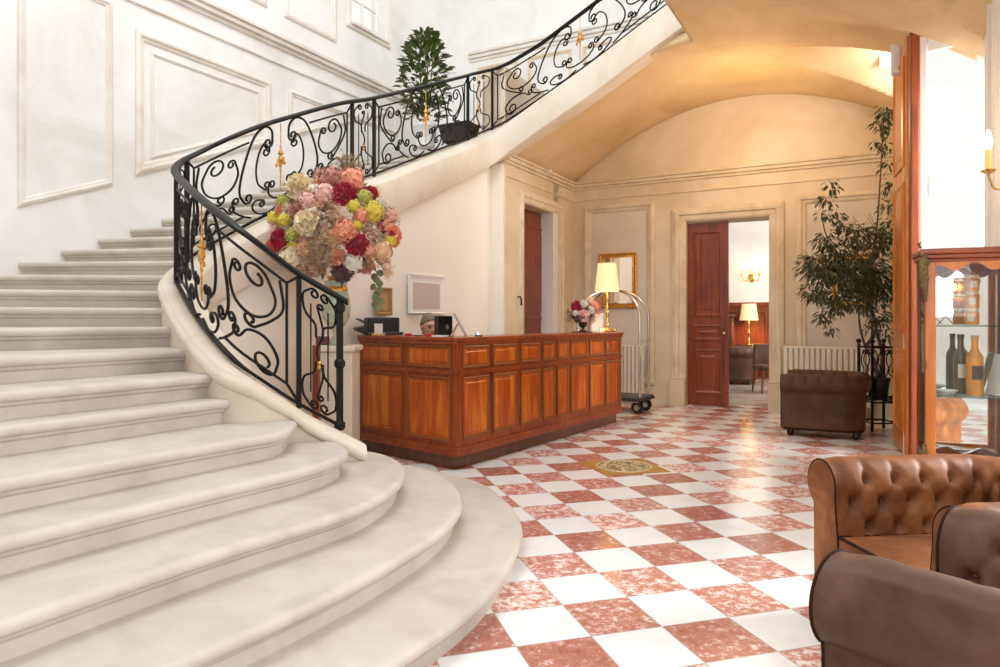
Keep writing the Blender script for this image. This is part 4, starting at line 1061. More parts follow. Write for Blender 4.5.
# ------------------------------------------------------------------ man at the desk
def person():
    hx, hy_ = (428.5-500)/FOC*7.2, 7.2
    hx, hy_ = (428.6-500)/FOC*7.22, 7.22
    t = thing('person', 'grey haired man in dark suit sitting behind the counter, looking down', 'person', (hx,hy_+.02,0), math.radians(16))
    # local: faces -Y, head centre at z 1.26
    HZ = 1.145
    mb = MB(); rings = []
    tilt = Matrix.Translation((0,0,HZ-.08)) @ Matrix.Rotation(math.radians(14),4,'X') @ Matrix.Rotation(math.radians(14),4,'Z') @ Matrix.Translation((0,0,-HZ+.08))
    nz, na = 22, 28
    for i in range(nz+1):
        f = i/nz; z = -.125+.25*f
        # half widths (x), front (y-) and back (y+) extents over the head height
        wx = [.036,.056,.063,.068,.072,.075,.076,.073,.060,.036,.004]; fr = [.070,.088,.091,.090,.091,.089,.093,.091,.076,.048,.004]; bk = [.030,.055,.062,.075,.090,.099,.103,.100,.086,.055,.004]
        def ip(a): q = f*10; k = min(int(q),9); return a[k]+(a[k+1]-a[k])*(q-k)
        X, Fr, Bk = ip(wx), ip(fr), ip(bk); r = []
        for j in range(na):
            a = 2*PI*j/na; ca, sa = math.sin(a), -math.cos(a)       # j=0 faces -Y
            y = sa*(Fr if sa < 0 else Bk); x = ca*X
            if sa < 0:
                fa_ = max(0, 1-abs(ca)/.26); zz = z
                nose = math.exp(-((zz+.022)/.022)**2)*.026*fa_**1.4 + math.exp(-((zz+.0)/.022)**2)*.012*fa_
                y -= nose
                y -= math.exp(-((zz-.032)/.010)**2)*.006*max(0,1-abs(abs(ca)-.35)/.35)      # brow
                y += math.exp(-((zz-.010)/.012)**2)*.010*max(0,1-abs(abs(ca)-.38)/.22)      # eye sockets
                y -= math.exp(-((zz+.060)/.007)**2)*.005*max(0,1-abs(ca)/.35)               # lips
                y -= math.exp(-((zz+.073)/.007)**2)*.005*max(0,1-abs(ca)/.30)
                y += math.exp(-((zz+.0665)/.003)**2)*.004*max(0,1-abs(ca)/.35)
                y -= math.exp(-((zz+.105)/.018)**2)*.008*max(0,1-abs(ca)/.4)                # chin
            r.append(tilt @ Vector((x, y, HZ+z)))
        rings.append(r)
    # neck and shoulders continue the same surface downwards
    neck = []
    for z, wx, wy, cy in ((HZ-.30,.10,.075,.06),(HZ-.24,.075,.066,.05),(HZ-.19,.062,.062,.045),(HZ-.14,.058,.060,.035)):
        neck.append([Vector((math.sin(2*PI*j/na)*wx, cy-math.cos(2*PI*j/na)*wy, z)) for j in range(na)])
    mb.rings(neck+rings)
    for sx in (-1,1):          # ears
        T = tilt @ Matrix.Translation((sx*.076,.012,HZ-.005)) @ Matrix.Rotation(sx*.35,4,'Z')
        mb.lathe([(.001,-.006),(.020,-.006),(.026,.0),(.022,.008),(.012,.004),(.001,.002)], n=14, T=T @ Matrix.Rotation(PI/2,4,'Y') @ Matrix.Diagonal((1.35,1,1,1)))
    # hands resting on the desk inside the counter
    for sx in (-1,1):
        c = Vector((sx*.13,-.34,.80)); mb.rings([[c+Vector((x*.9,y,z)) for x,z in ((-.035,-.012),(.035,-.012),(.038,.0),(.03,.014),(-.03,.014),(-.038,0))] for y in (.09,.04,0,-.01)])
        for q in range(4):
            x = (q-1.5)*.018; L_ = (.058,.07,.066,.05)[q]; mb.tube([c+Vector((x,0,.002)),c+Vector((x*1.1,-L_*.5,.012)),c+Vector((x*1.15,-L_*.85,.002)),c+Vector((x*1.15,-L_,-.008))],[.0095,.009,.008,.006],8)
        mb.tube([c+Vector((-sx*.034,.05,0)),c+Vector((-sx*.056,.02,.0)),c+Vector((-sx*.060,-.015,-.006))],[.012,.010,.007],8)
    mb.build('body', M['skin'], t, 70)
    # hair cap
    hb = MB(); hr = []
    for i in range(12):
        r = []
        for j in range(na):
            a = 2*PI*j/na; ca, sa = math.sin(a), -math.cos(a); t2 = PI*(.29+.33*(sa*.5+.5)**1.0)*i/11; z = math.cos(t2)*.128; q = math.sin(t2)
            r.append(tilt @ Vector((ca*q*.082, (sa*q*(.097 if sa < 0 else .110)), HZ+z+.004+.002*math.sin(a*9+i))))
        hr.append(r)
    hb.rings(hr, True, False); ho = hb.build('hair', M['hair'], t, 70); so = ho.modifiers.new('t','SOLIDIFY'); so.thickness = .003; so.offset = 1
    for sx in (-1,1):
        eb = MB(); eb.ball(tilt @ Vector((sx*.030,-.078,HZ+.010)), .0115, 10)
        eb.build('eye', M['eye'], t, 70)
    for sx in (-1,1):
        eb = MB(); eb.tube([tilt @ Vector(q) for q in ((sx*.012,-.094,HZ+.030),(sx*.03,-.094,HZ+.036),(sx*.048,-.082,HZ+.031))], [.004,.0055,.004], 6)
        eb.build('eyebrow', M['brow'], t, 70)
    # suit: torso and sleeves
    jb = MB(); tors = []
    for z, wx, wy, cy in ((.50,.19,.14,.10),(.62,.20,.14,.10),(.78,.21,.135,.09),(.90,.225,.13,.08),(.965,.215,.115,.07),(1.005,.17,.095,.06),(1.035,.09,.075,.05)):
        tors.append([Vector((math.sin(2*PI*j/24)*wx, cy-math.cos(2*PI*j/24)*wy, z)) for j in range(24)])
    jb.rings(tors)
    for sx in (-1,1): jb.tube([(sx*.17,.07,.975),(sx*.225,.06,.97),(sx*.255,.02,.84),(sx*.25,-.05,.77),(sx*.18,-.18,.79),(sx*.135,-.26,.80)],[.065,.068,.058,.054,.046,.040],12)
    jb.build('jacket', M['suit'], t, 70)
    sb = MB(); sb.rings([[Vector((math.sin(2*PI*j/20)*w_, .045-math.cos(2*PI*j/20)*w2, z)) for j in range(20)] for z,w_,w2 in ((1.01,.085,.078),(1.05,.072,.072),(1.07,.066,.068))], True, False); sb.build('collar', M['shirt'], t, 60)
    tb = MB()
    for sx in (-1,1): tb.tube([(sx*.10,.12,.52),(sx*.11,-.08,.53),(sx*.11,-.26,.52),(sx*.11,-.29,.44),(sx*.11,-.27,.20),(sx*.11,-.26,.05)],[.095,.085,.07,.065,.055,.05],12)
    tb.build('trousers', M['suit'], t, 70)
    for sx in (-1,1):
        fb = MB(); fb.rings([[Vector((sx*.11+x,y,z)) for x,z in ((-h_,.0),(h_,.0),(h_,.05*k),(h_*.5,.075*k),(-h_*.5,.075*k),(-h_,.05*k))] for y,h_,k in ((-.20,.03,1.0),(-.24,.042,1.0),(-.34,.045,.8),(-.42,.04,.6),(-.45,.02,.4))]); fb.build('shoe', M['black'], t, 60)
    t.scale = (1.08,)*3
    ch = thing('desk_chair', 'black stool under the man behind the counter', 'chair', (hx,hy_+.02,0), math.radians(16))
    mb = MB(); mb.box(-.22,.22,-.10,.30,.40,.45); mb.build('seat', M['black'], ch, bevel=.02)
    mb = MB(); mb.lathe([(.03,.05),(.03,.42)], (0,.1,0), 12); mb.build('column', M['chrome'], ch)
    mb = MB(); mb.lathe([(.22,0),(.22,.02),(.05,.05)], (0,.1,0), 20); mb.build('base', M['chrome'], ch)
person()

# ------------------------------------------------------------------ chesterfield armchairs
def chesterfield(label, loc, rz, W=1.0, D=.90, H=.72, SH=.375, lea='leather', fine=1.0, group='chesterfield armchairs'):
    """local frame: the sitter faces -Y"""
    t = thing('armchair', label, 'armchair', loc, rz, group)
    ca = W/2-.135; yb = D/2-.14; yf = -D/2+.02; rc = .16
    # plan path of the arm/back centreline, from right arm front round the back to left arm front
    path = []
    nst = int(14*fine)+4
    for i in range(nst): path.append((ca, yf+(yb-rc-yf)*i/nst))
    for i in range(9): a = PI/2*i/8; path.append((ca-rc+rc*math.cos(a), yb-rc+rc*math.sin(a)))
    nb = int(20*fine)+4
    for i in range(1,nb): path.append((ca-rc-(2*(ca-rc))*i/nb, yb))
    for i in range(9): a = PI/2+PI/2*i/8; path.append((-ca+rc+rc*math.cos(a), yb-rc+rc*math.sin(a)))
    for i in range(1,nst+1): path.append((-ca, yb-rc-(yb-rc-yf)*i/nst))
    dense = resample([Vector((x,y,0)) for x,y in path], int(190*fine)+20)
    # cross-section: o>0 towards the seat
    R_ = .105; cx, cz = -.028, H-R_
    prof = [(-.075,.09),(-.078,.25),(-.080,.42),(-.082,cz-.095)]
    for i in range(17):
        a = math.radians(232 - 232*i/16 - 0); prof.append((cx+R_*math.cos(a), cz+R_*math.sin(a)))
    prof += [(.076,cz-.05),(.078,.52),(.084,.46),(.092,.40),(.10,.33),(.105,.26)]
    prof = [(p.x,p.y) for p in resample(crom([(x,z,0) for x,z in prof], 4), int(64*fine)+16)]
    vlen = [0]
    for a, b in zip(prof, prof[1:]): vlen.append(vlen[-1]+math.hypot(b[0]-a[0], b[1]-a[1]))
    itop = max(range(len(prof)), key=lambda i: prof[i][1]); v0 = vlen[itop]
    Lp = (len(dense)-1); du = sum((b-a).length for a, b in zip(dense, dense[1:]))/Lp
    ULEN = du*Lp; nU = round(ULEN/.128); SU = ULEN/nU; SV = .098; VB = v0+.125; NR_ = 4
    buttons = []
    rows = []
    for i, p in enumerate(dense):
        a = dense[max(i-1,0)]; b = dense[min(i+1,Lp)]; tg = (b-a).normalized(); n = Vector((-tg.y,tg.x,0))   # inward
        u = i*du; r = []
        for j, (o, z) in enumerate(prof):
            v = vlen[j]; pa = prof[max(j-1,0)]; pb = prof[min(j+1,len(prof)-1)]
            tx, tz = pb[0]-pa[0], pb[1]-pa[1]; l_ = math.hypot(tx,tz) or 1; no, nz = tz/l_*-1, tx/l_
            if z > .0 and (no*1+nz) is None: pass
            no, nz = -tz/l_, tx/l_                     # outward from the upholstery
            d = 0.0
            edge = min(1, max(0, min(u, ULEN-u)-.0)/.06)
            if v > v0-.07:
                best = 9; k0 = (v-VB)/SV
                for k in (math.floor(k0), math.floor(k0)+1):
                    if k < 0 or k >= NR_: continue
                    off = .5 if k % 2 else 0.0
                    m_ = round(u/SU-off); 
                    if m_+off < .3 or m_+off > nU-.3: continue
                    best = min(best, math.hypot((u-(m_+off)*SU), (v-(VB+k*SV))))
                if best < .2: d -= .034*math.exp(-(best/.025)**2)
                # pleats running between neighbouring buttons
                if k0 >= -1.05 and k0 < NR_-.8:
                    if k0 < 0:
                        du_ = abs(u/SU-round(u/SU)); d -= .010*math.exp(-(du_*SU/.016)**2)*min(1,(k0+1.05)/.5)*edge
                    else:
                        q1 = u/SU-k0*.5; q2 = u/SU+k0*.5
                        f1 = abs(q1-round(q1)); f2 = abs(q2-round(q2)); d -= .0085*(math.exp(-(f1*SU/.011)**2)+math.exp(-(f2*SU/.011)**2))*edge
                d += .010*edge
            elif v > v0-.20:
                du_ = abs(u/SU-round(u/SU)); d -= .013*math.exp(-(du_*SU/.022)**2)*edge*min(1,(v-v0+.20)/.08)
            q = p + n*(o+no*d*-1*0) ; oo = o + (no*d); zz = z + nz*d
            r.append(Vector((p.x+n.x*oo, p.y+n.y*oo, zz)))
        rows.append(r)
    # make sure displacement points out of the leather: profile runs outside->top->inside so the left normal is outward
    mb = MB(); mb.rings(rows, False, False); mb.build('tufted_back_and_arms', M[lea], t, 70)
    # buttons
    bm_ = MB(); bm_.ball((0,0,0), .0135, 8, (1,1,.6)); bdata = None
    for k in range(NR_):
        off = .5 if k % 2 else 0.0
        for m_ in range(0, nU+1):
            uu = (m_+off)*SU
            if uu < .3*SU or uu > ULEN-.3*SU: continue
            i = min(Lp, max(0, round(uu/du))); v = VB+k*SV
            j = min(range(len(prof)), key=lambda q: abs(vlen[q]-v)); c = rows[i][j]
            a = dense[max(i-1,0)]; b = dense[min(i+1,Lp)]; tg = (b-a).normalized(); n = Vector((-tg.y,tg.x,0))
            if bdata is None:
                bo = bm_.build('button', M['button'], t, 70); bdata = bo.data
            else:
                bo = bpy.data.objects.new('button', bdata); COL.objects.link(bo); bo.parent = t
            bo.location = c + n*.006
    # arm front facings with piping
    for sgn, i in ((1,0),(-1,Lp)):
        fp = MB(); p = dense[i]; n = Vector((-sgn,0,0)); pts = [Vector((p.x+n.x*o, p.y, z)) for o, z in prof]
        bot = [Vector((p.x+n.x*prof[-1][0],p.y,.09))]
        poly = pts+bot; fr = [q+Vector((0,-.022,0)) for q in poly]
        c0 = sum(poly, Vector())/len(poly); inner = [q+Vector((0,-.026,0))+(c0-q)*.10 for q in poly]
        fp.rings([poly, fr, inner], True, False); fp.add(inner, [tuple(range(len(inner)))])
        fp.build('arm_facing', M[lea], t, 40)
        pm = MB(); pm.tube([q+Vector((0,-.020,0)) for q in pts], .0042, 6); pm.build('piping', M['piping'], t, 60)
    # front rail, back, cushion, feet
    mb = MB(); mb.box(-ca+.09,ca-.09,-D/2+.05,yb-.07,.09,.27); mb.build('seat_base', M[lea], t, bevel=.02)
    mb = MB(); nx, ny = 18, 18; cw = ca-.095; y0, y1 = -D/2+.005, yb-.085; zt, zb = SH+.035, .265
    def cush(i, j, top):
        x = -1+2*i/nx; y = -1+2*j/ny; puff = (1-abs(x)**3.2)*(1-abs(y)**3.2)
        return Vector((x*cw, y0+(y1-y0)*(y+1)/2, (zt-.03+.035*puff) if top else zb))
    vs = []; fs = []
    for i in range(nx+1):
        for j in range(ny+1): vs.append(cush(i,j,True))
    for i in range(nx):
        for j in range(ny): fs.append((i*(ny+1)+j,(i+1)*(ny+1)+j,(i+1)*(ny+1)+j+1,i*(ny+1)+j+1))
    mb.add(vs, fs)
    rim = [cush(i,0,True) for i in range(nx+1)]+[cush(nx,j,True) for j in range(1,ny+1)]+[cush(i,ny,True) for i in range(nx-1,-1,-1)]+[cush(0,j,True) for j in range(ny-1,0,-1)]
    low = [Vector((q.x,q.y,zb)) for q in rim]; midr = [Vector((q.x*1.02,(q.y-(y0+y1)/2)*1.02+(y0+y1)/2,(q.z+zb)/2)) for q in rim]
    mb.rings([rim, midr, low], True, False); mb.add(low, [tuple(range(len(low)))])
    cu = mb.build('seat_cushion', M[lea], t, 60)
    pm = MB(); pm.tube(rim, .007, 6, True); pm.build('cushion_piping', M['piping'], cu, 60)
    for sx in (-1,1):
        for y in (-D/2+.09, D/2-.15):
            f_ = MB(); f_.lathe([(.018,0),(.036,.02),(.04,.045),(.03,.07),(.034,.095)], (sx*(W/2-.15),y,0), 16); f_.build('foot', M['black'], t, 50)
    # low outer skirt below the arms
    mb = MB(); out = [[Vector((p.x,p.y,0)) for p in dense]]
    for o, z in ((-.07,.075),(-.078,.10),(.08,.10),(.08,.075)):
        r = []
        for i, p in enumerate(dense):
            a = dense[max(i-1,0)]; b = dense[min(i+1,Lp)]; tg = (b-a).normalized(); n = Vector((-tg.y,tg.x,0)); r.append(Vector((p.x+n.x*o,p.y+n.y*o,z)))
        out.append(r)
    out = out[1:]; mb.rings(list(map(list, zip(*out)))); mb.build('plinth_rail', M['piping'], t, 40)
    return t
def face_angle(dx, dy):     # rotation that turns local -Y towards (dx, dy)
    return math.atan2(dx, -dy)
chesterfield('tan tufted armchair in front of the glazed cabinet with its seat cushion showing', (1.915,2.70,0), face_angle(-.994,-.10), W=1.0, D=.92, H=.685)
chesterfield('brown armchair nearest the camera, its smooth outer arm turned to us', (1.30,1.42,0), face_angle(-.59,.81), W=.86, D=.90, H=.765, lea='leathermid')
chesterfield('dark brown leather armchair by radiator and potted ficus at far wall', (3.76,7.92,0), face_angle(-RX,-RY), W=.96, D=.90, H=.69, lea='leatherdark', fine=.7)

# ------------------------------------------------------------------ glazed display cabinet
def cabinet():
    t = thing('display_cabinet', 'glazed wooden display cabinet with bronze mounts, holding jars and bottles, right of red door', 'display cabinet', (2.622,3.806,0), math.radians(-24))
    W, D, Hh = .47, .34, 1.70; x0, x1 = -W/2, W/2; zf = .50
    wood_ = M['orangewood']
    def part(name, mat, f, **kw):
        mb = MB(); f(mb); return mb.build(name, mat, t, **kw)
    part('base_board', M['maple'], lambda m: m.box(x0+.02,x1-.02,.0,D-.01,zf-.03,zf), bevel=.004)
    part('apron', wood_, lambda m: [m.box(x0,x1,0,.03,zf-.14,zf-.01), m.box(x0,x0+.03,0,D,zf-.14,zf-.01), m.box(x1-.03,x1,0,D,zf-.14,zf-.01), m.box(x0,x1,D-.03,D,zf-.14,zf-.01)], bevel=.006)
    for sx in (x0+.03,x1-.03):
        for y in (.03,D-.03):
            s_ = 1 if sx > 0 else -1; d_ = 1 if y > .2 else -1
            part('leg', wood_, lambda m: m.tube([(sx,y,zf-.03),(sx+s_*.012,y+d_*.012,zf-.15),(sx+s_*.004,y+d_*.004,.24),(sx-s_*.004,y-d_*.004,.10),(sx+s_*.02,y+d_*.02,.03),(sx+s_*.03,y+d_*.03,.0)],[.034,.034,.024,.017,.019,.024],10), smooth=60)
    part('top', M['woodx'], lambda m: [m.box(x0-.03,x1+.03,-.03,D+.01,Hh-.03,Hh), m.box(x0-.018,x1+.018,-.018,D,Hh-.055,Hh-.03), m.box(x0-.005,x1+.005,-.005,D,Hh-.075,Hh-.055)], bevel=.006)
    # front frame: stiles and scalloped rails
    for xx, nm in ((x0,'stile'),(x1-.05,'stile')): part(nm, wood_, lambda m: m.box(xx,xx+.05,0,.035,zf-.01,Hh-.07), bevel=.006)
    def scallop(m, ztop, sgn, yy0, yy1, dpt=.075):
        n = 28; up = []; lo = []
        for i in range(n+1):
            f = i/n; x = x0+.05+(W-.10)*f
            s_ = .55*(math.cos(2*PI*f*1.0)*.5+.5) ; c_ = (1-abs(2*f-1)**2.2)
            drop = dpt*(.30+.50*math.cos(4*PI*f)*-.5+.35 if 0 else .42-.30*math.cos(4*PI*f) + .28*(abs(2*f-1)**8))
            up.append((x,ztop)); lo.append((x,ztop-sgn*drop))
        rings = []
        for (xa,za),(xb,zb_) in zip(up,lo): rings.append([Vector((xa,yy0,za)),Vector((xa,yy1,za)),Vector((xb,yy1,zb_)),Vector((xb,yy0,zb_))])
        m.rings(rings)
    part('top_rail', wood_, lambda m: scallop(m, Hh-.07, 1, 0, .035), smooth=30)
    part('bottom_rail', wood_, lambda m: m.box(x0+.05,x1-.05,0,.035,zf-.01,zf+.02), bevel=.005)
    part('side_panel', M['maple'], lambda m: m.box(x1-.02,x1,.03,D,zf,Hh-.07), bevel=.003)
    part('side_frame', M['darkwood'], lambda m: [m.box(x0,x0+.02,.035,.08,zf,Hh-.07), m.box(x0,x0+.02,D-.05,D,zf,Hh-.07), m.box(x0,x0+.02,.03,D,Hh-.13,Hh-.07), m.box(x0,x0+.02,.03,D,zf,zf+.04)], bevel=.003)
    part('side_glass', M['glass'], lambda m: m.box(x0+.008,x0+.012,.075,D-.045,zf+.035,Hh-.125), smooth=0)
    part('back_mirror', M['mirror'], lambda m: m.box(x0+.02,x1-.02,D-.012,D-.006,zf,Hh-.07), smooth=0)
    part('back_panel', M['darkwood'], lambda m: m.box(x0,x1,D-.005,D+.01,zf-.03,Hh-.05), smooth=0)
    part('back_frame', M['darkwood'], lambda m: [scallop(m, Hh-.07, 1, D-.03, D-.013, .11), m.box(x0+.02,x0+.05,D-.03,D-.013,zf,Hh-.07), m.box(x1-.07,x1-.02,D-.03,D-.013,zf,Hh-.07), scallop(m, zf, -1, D-.03, D-.013, .06)], smooth=30)
    part('glass_pane', M['glass'], lambda m: m.box(x0+.045,x1-.045,.015,.019,zf+.015,Hh-.08), smooth=0)
    for z in (1.262,.862): part('glass_shelf', M['glassgreen'], lambda m: m.box(x0+.022,x1-.022,.04,D-.03,z,z+.008), smooth=0)
    for sx in (x0-.006,x1+.006):
        def mount(m):
            m.tube([(sx,-.012,Hh-.02),(sx-.012,-.022,Hh-.10),(sx-.002,-.014,Hh-.20),(sx+.004,-.008,Hh-.30)],[.012,.026,.020,.006],8)
            for k in range(5): m.ball((sx+(.012 if k%2 else -.016),-.022,Hh-.03-.045*k), .015-.0015*k, 7, (1,.7,1.5))
            m.tube([(sx-.02,-.01,Hh+.005),(sx-.03,-.015,Hh+.03),(sx-.018,-.01,Hh+.04)],[.008,.008,.004],6)
        part('bronze_mount', M['ormolu'], mount, smooth=60)
        part('bronze_shoe', M['ormolu'], lambda m: [m.tube([(sx,-.005,zf+.10),(sx-.004,-.014,zf+.04),(sx+.0,-.012,zf-.06)],[.006,.02,.014],8)], smooth=60)
    part('hinge', M['ormolu'], lambda m: m.lathe([(.006,0),(.006,.05)], (x0-.004,-.006,1.02), 8))
    mw = t.matrix_world if False else Matrix.Translation((2.622,3.806,0)) @ Matrix.Rotation(math.radians(-24),4,'Z')
    def at(x, y, z): return mw @ Vector((x,y,z))
    for k in range(3):
        p = at(.012,.16,1.272+.096*k); j = thing('honey_jar', 'amber honey jar with orange tag on glass shelf, %s of stack of three' % ('bottom','middle','top')[k], 'jar', tuple(p), .25*k-.2, 'honey jars stacked in the cabinet')
        m = MB(); m.lathe([(.034,0),(.037,.004),(.037,.066),(.031,.074),(.029,.076)], n=24); m.build('glass_body', M['honey'], j, 50)
        m = MB(); m.lathe([(.033,.075),(.034,.078),(.034,.092),(.032,.0945)], n=24); m.build('lid', M['lid'], j, 40)
        m = MB(); r0 = []
        for i in range(9): a = -PI/2-.75+.9*i/8-.25; r0.append([Vector((.0378*math.cos(a),.0378*math.sin(a),z)) for z in (.02,.058)])
        m.rings(r0, False, False); m.build('label', M['label'], j, 60)
        m = MB(); a = -PI/2+.35; T = Matrix.Translation((.040*math.cos(a),.040*math.sin(a),.055)) @ Matrix.Rotation(a+PI/2,4,'Z'); m.box(-.007,.007,-.001,.001,-.012,.02,T); m.build('tag', plain('orange_tag_%d' % k, (.85,.22,.03), .5), j)
    def bottle(label, p, hgt, r, glassm, labm, capm):
        b = thing('bottle', label, 'bottle', tuple(p), 0, 'bottles in the cabinet')
        m = MB(); m.lathe([(r*.9,0),(r,.006),(r,hgt*.60),(r*.93,hgt*.66),(r*.5,hgt*.745),(r*.40,hgt*.78),(r*.38,hgt*.92),(r*.44,hgt*.925),(r*.44,hgt*.945),(r*.36,hgt*.95)], n=26); m.build('glass_body', glassm, b, 50)
        m = MB(); m.lathe([(r*.43,hgt*.94),(r*.46,hgt*.945),(r*.46,hgt*.995),(r*.42,hgt)], n=18); m.build('cap', capm, b, 40)
        m = MB(); r0 = []
        for i in range(11): a = -PI/2-.9+1.5*i/10; r0.append([Vector((r*1.012*math.cos(a),r*1.012*math.sin(a),z*hgt)) for z in (.27,.50)])
        m.rings(r0, False, False); m.build('label', labm, b, 60)
    bottle('dark green bottle with white label on lower glass shelf', at(-.035,.21,.872), .345, .034, M['darkbottle'], M['label'], M['darkgrey'])
    bottle('clear bottle of amber liquid with dark label on lower glass shelf', at(.022,.135,.872), .34, .043, M['amber'], M['darklabel'], M['cork'])
    p = at(.115,.17,.872); m = MB(); T = Matrix.Rotation(math.radians(14),4,'Y'); m.box(-.006,.006,-.06,.06,0,.24,T); b = m.build('booklet', M['paper'], bevel=.002); tag(b, 'white booklet leaning upright beside the bottles on glass shelf', 'booklet'); b.location = p
    p = at(-.05,.12,.508); b = MB().box(-.075,.075,-.04,.04,0,.004).build('price_card', M['paper']); tag(b, 'white card lying flat on the cabinet floor', 'card'); b.location = p; b.rotation_euler.z = .1
    p = at(.04,.22,.508); b = MB().box(-.09,.09,-.03,.03,0,.004).build('brochure', M['steel']); tag(b, 'grey leaflet lying behind the white card on cabinet floor', 'leaflet'); b.location = p; b.rotation_euler.z = -.15
    p = at(-.125,.15,.872); b = MB().lathe([(.03,0),(.05,.006),(.07,.022),(.072,.024),(.048,.010),(.001,.006)], n=24).build('glass_dish', M['dish']); tag(b, 'shallow pale dish on lower glass shelf left of the bottles', 'dish'); b.location = p
    p = at(-.12,.12,1.272); b = MB().tube([(-.045,0,.003),(0,0,.05),(.045,0,.003)], .0025, 6).build('wire_easel', M['iron']); tag(b, 'tiny bent wire easel on upper glass shelf left of jars', 'easel'); b.location = p
cabinet()

# ------------------------------------------------------------------ entrance: wooden leaf, post and glazed leaf
mb = MB(); q0 = Vector((3.85,6.48,0)); q1 = Vector((4.135,7.20,0)); ux = q1-q0
panel_leaf(mb, place(q0+Vector((0,0,.02)), ux), ux.length, 3.95, .055, [(.1,ux.length-.1,.2,1.0),(.1,ux.length-.1,1.15,2.6),(.1,ux.length-.1,2.75,3.8)])
struct(mb.build('door_4', [M['orangewood'],M['orangewood']], smooth=0), 'tall orange wooden door leaf folded open beside the ficus')
mb = MB(); T = place(Vector((3.81,6.42,0)), Vector((1,-.25,0))); mb.box(0,.078,-.035,.035,0,4.1,T)
jp = struct(mb.build('door_frame', M['doorwood'], smooth=0, bevel=.012))
mb = MB(); T = place(Vector((3.89,6.39,0)), Vector((.656,-.60,0))); DW, DH = .50, 3.92
def fr(m, z0, z1, x0, x1): m.box(x0,x1,-.024,.024,z0,z1,T)
fr(mb,.0,DH,0,.06); fr(mb,.0,DH,DW-.07,DW); fr(mb,DH-.16,DH,.07,DW-.08); fr(mb,2.44,2.62,.07,DW-.08); fr(mb,1.12,1.30,.07,DW-.08); fr(mb,.02,.30,.07,DW-.08)
gd = struct(mb.build('door_5', M['white'], smooth=0, bevel=.008), 'tall white framed glazed door leaf behind the display cabinet')
for z0, z1 in ((2.62,DH-.16),(1.30,2.44),(.30,1.12)):
    mb = MB(); mb.box(.07,DW-.08,-.003,.003,z0,z1,T); mb.build('pane', M['glass'], gd, 0)
c = WP(896.5,58,6.9); t = tag(MB().box(-.05,.05,-.06,.06,-.17,.17).build('emergency_light', M['white'], bevel=.02), 'small white wall box high beside the top of red door', 'light box'); t.location = c; t.rotation_euler.z = -TH
c = WP(889,59,8.12); t = thing('ceiling_light', 'small square white lit light high in the vault beside red door', 'ceiling light', tuple(c), -TH)
mb = MB(); mb.box(-.10,.10,-.02,.03,-.09,.09); mb.build('housing', M['white'], t, bevel=.01)
mb = MB(); mb.box(-.085,.085,-.026,-.019,-.075,.075); mb.build('diffuser', plain('lit_diffuser', (.9,.9,.9), .5, emit=(1,.97,.92), es=3), t, 0)
# wall sconce
def sconce(name, label, wallp, outd, k=1.0, arms=(0,), group=None):
    t = thing(name, label, 'wall lamp', tuple(wallp), math.atan2(outd.y,outd.x)-PI/2, group)   # local +Y points off the wall
    mb = MB(); mb.lathe([(.001,-.01),(.05,-.008),(.06,0),(.035,.012),(.001,.02)], n=18, T=Matrix.Rotation(-PI/2,4,'X') @ Matrix.Diagonal((k,k*1.5,k,1))); mb.build('backplate', M['brass'], t, 50)
    for ax in arms:
        tip = Vector((ax*k,.15*k,.02*k))
        mb = MB(); mb.tube(crom([(0,.01,0),(ax*.35*k,.07*k,-.055*k),(ax*.8*k,.12*k,-.06*k),tuple(tip)],6), .007*k, 7); mb.lathe([(.008*k,0),(.034*k,.014*k),(.038*k,.024*k),(.012*k,.020*k),(.014*k,.05*k)], tip, 16); ar = mb.build('arm', M['brass'], t, 50)
        mb = MB(); mb.lathe([(.017*k,.03*k),(.017*k,.135*k),(.012*k,.14*k)], tip, 14); mb.build('candle', M['candle'], ar, 50)
        mb = MB(); mb.lathe([(.010*k,.135*k),(.020*k,.165*k),(.022*k,.19*k),(.014*k,.225*k),(.004*k,.25*k)], tip, 14); mb.build('bulb', M['bulb'], ar, 60)
    return t
sconce('wall_sconce', 'lit brass candle sconce on white wall above the display cabinet', AB(.79,5.47,2.22), Vector((-RX,-RY,0)), 1.15, (-.03,))

# ------------------------------------------------------------------ ficus and its iron stand
SX, SY = 4.47, 8.16
st_ = thing('plant_stand', 'tall black wrought iron plant stand between the armchair and the red door', 'plant stand', (SX,SY,0))
for sx in (-1,1):
    for sy in (-1,1):
        mb = MB(); mb.box(sx*.15-.012,sx*.15+.012,sy*.15-.012,sy*.15+.012,0,1.02); mb.ball((sx*.15,sy*.15,1.05),.03,10); mb.build('leg', M['iron'], st_)
for z in (.10,.34,.98):
    mb = MB(); mb.tube([(-.15,-.15,z),(.15,-.15,z),(.15,.15,z),(-.15,.15,z)], .010, 6, True); mb.build('ring_bar', M['iron'], st_)
for a in range(4):
    Tr = Matrix.Rotation(PI/2*a,4,'Z')
    for m_ in (-1,1):
        s_ = stroke([(m_*.02,.36),(m_*.11,.46),(m_*.10,.62),(m_*.03,.70),(m_*.09,.82),(m_*.05,.93)], (.03,-m_), (.03,m_)); mb = MB(); mb.tube([Tr @ Vector((p.x,-.15,p.y)) for p in s_], .007, 5); mb.build('scroll', M['iron'], st_, 60)
mb = MB(); mb.tube([(-.15,-.15,1.0),(-.15,-.15,1.42)], .012, 6); mb.ball((-.15,-.15,1.44),.022,8); mb.build('finial_rod', M['iron'], st_)
ft = thing('potted_ficus', 'tall ficus tree with dense small leaves in dark pot on the iron stand', 'potted tree', (SX,SY,.36))
mb = MB(); mb.lathe([(.085,0),(.10,.01),(.125,.22),(.135,.235),(.135,.26),(.118,.26),(.112,.22)], n=24); mb.build('pot', M['urn'], ft, 50)
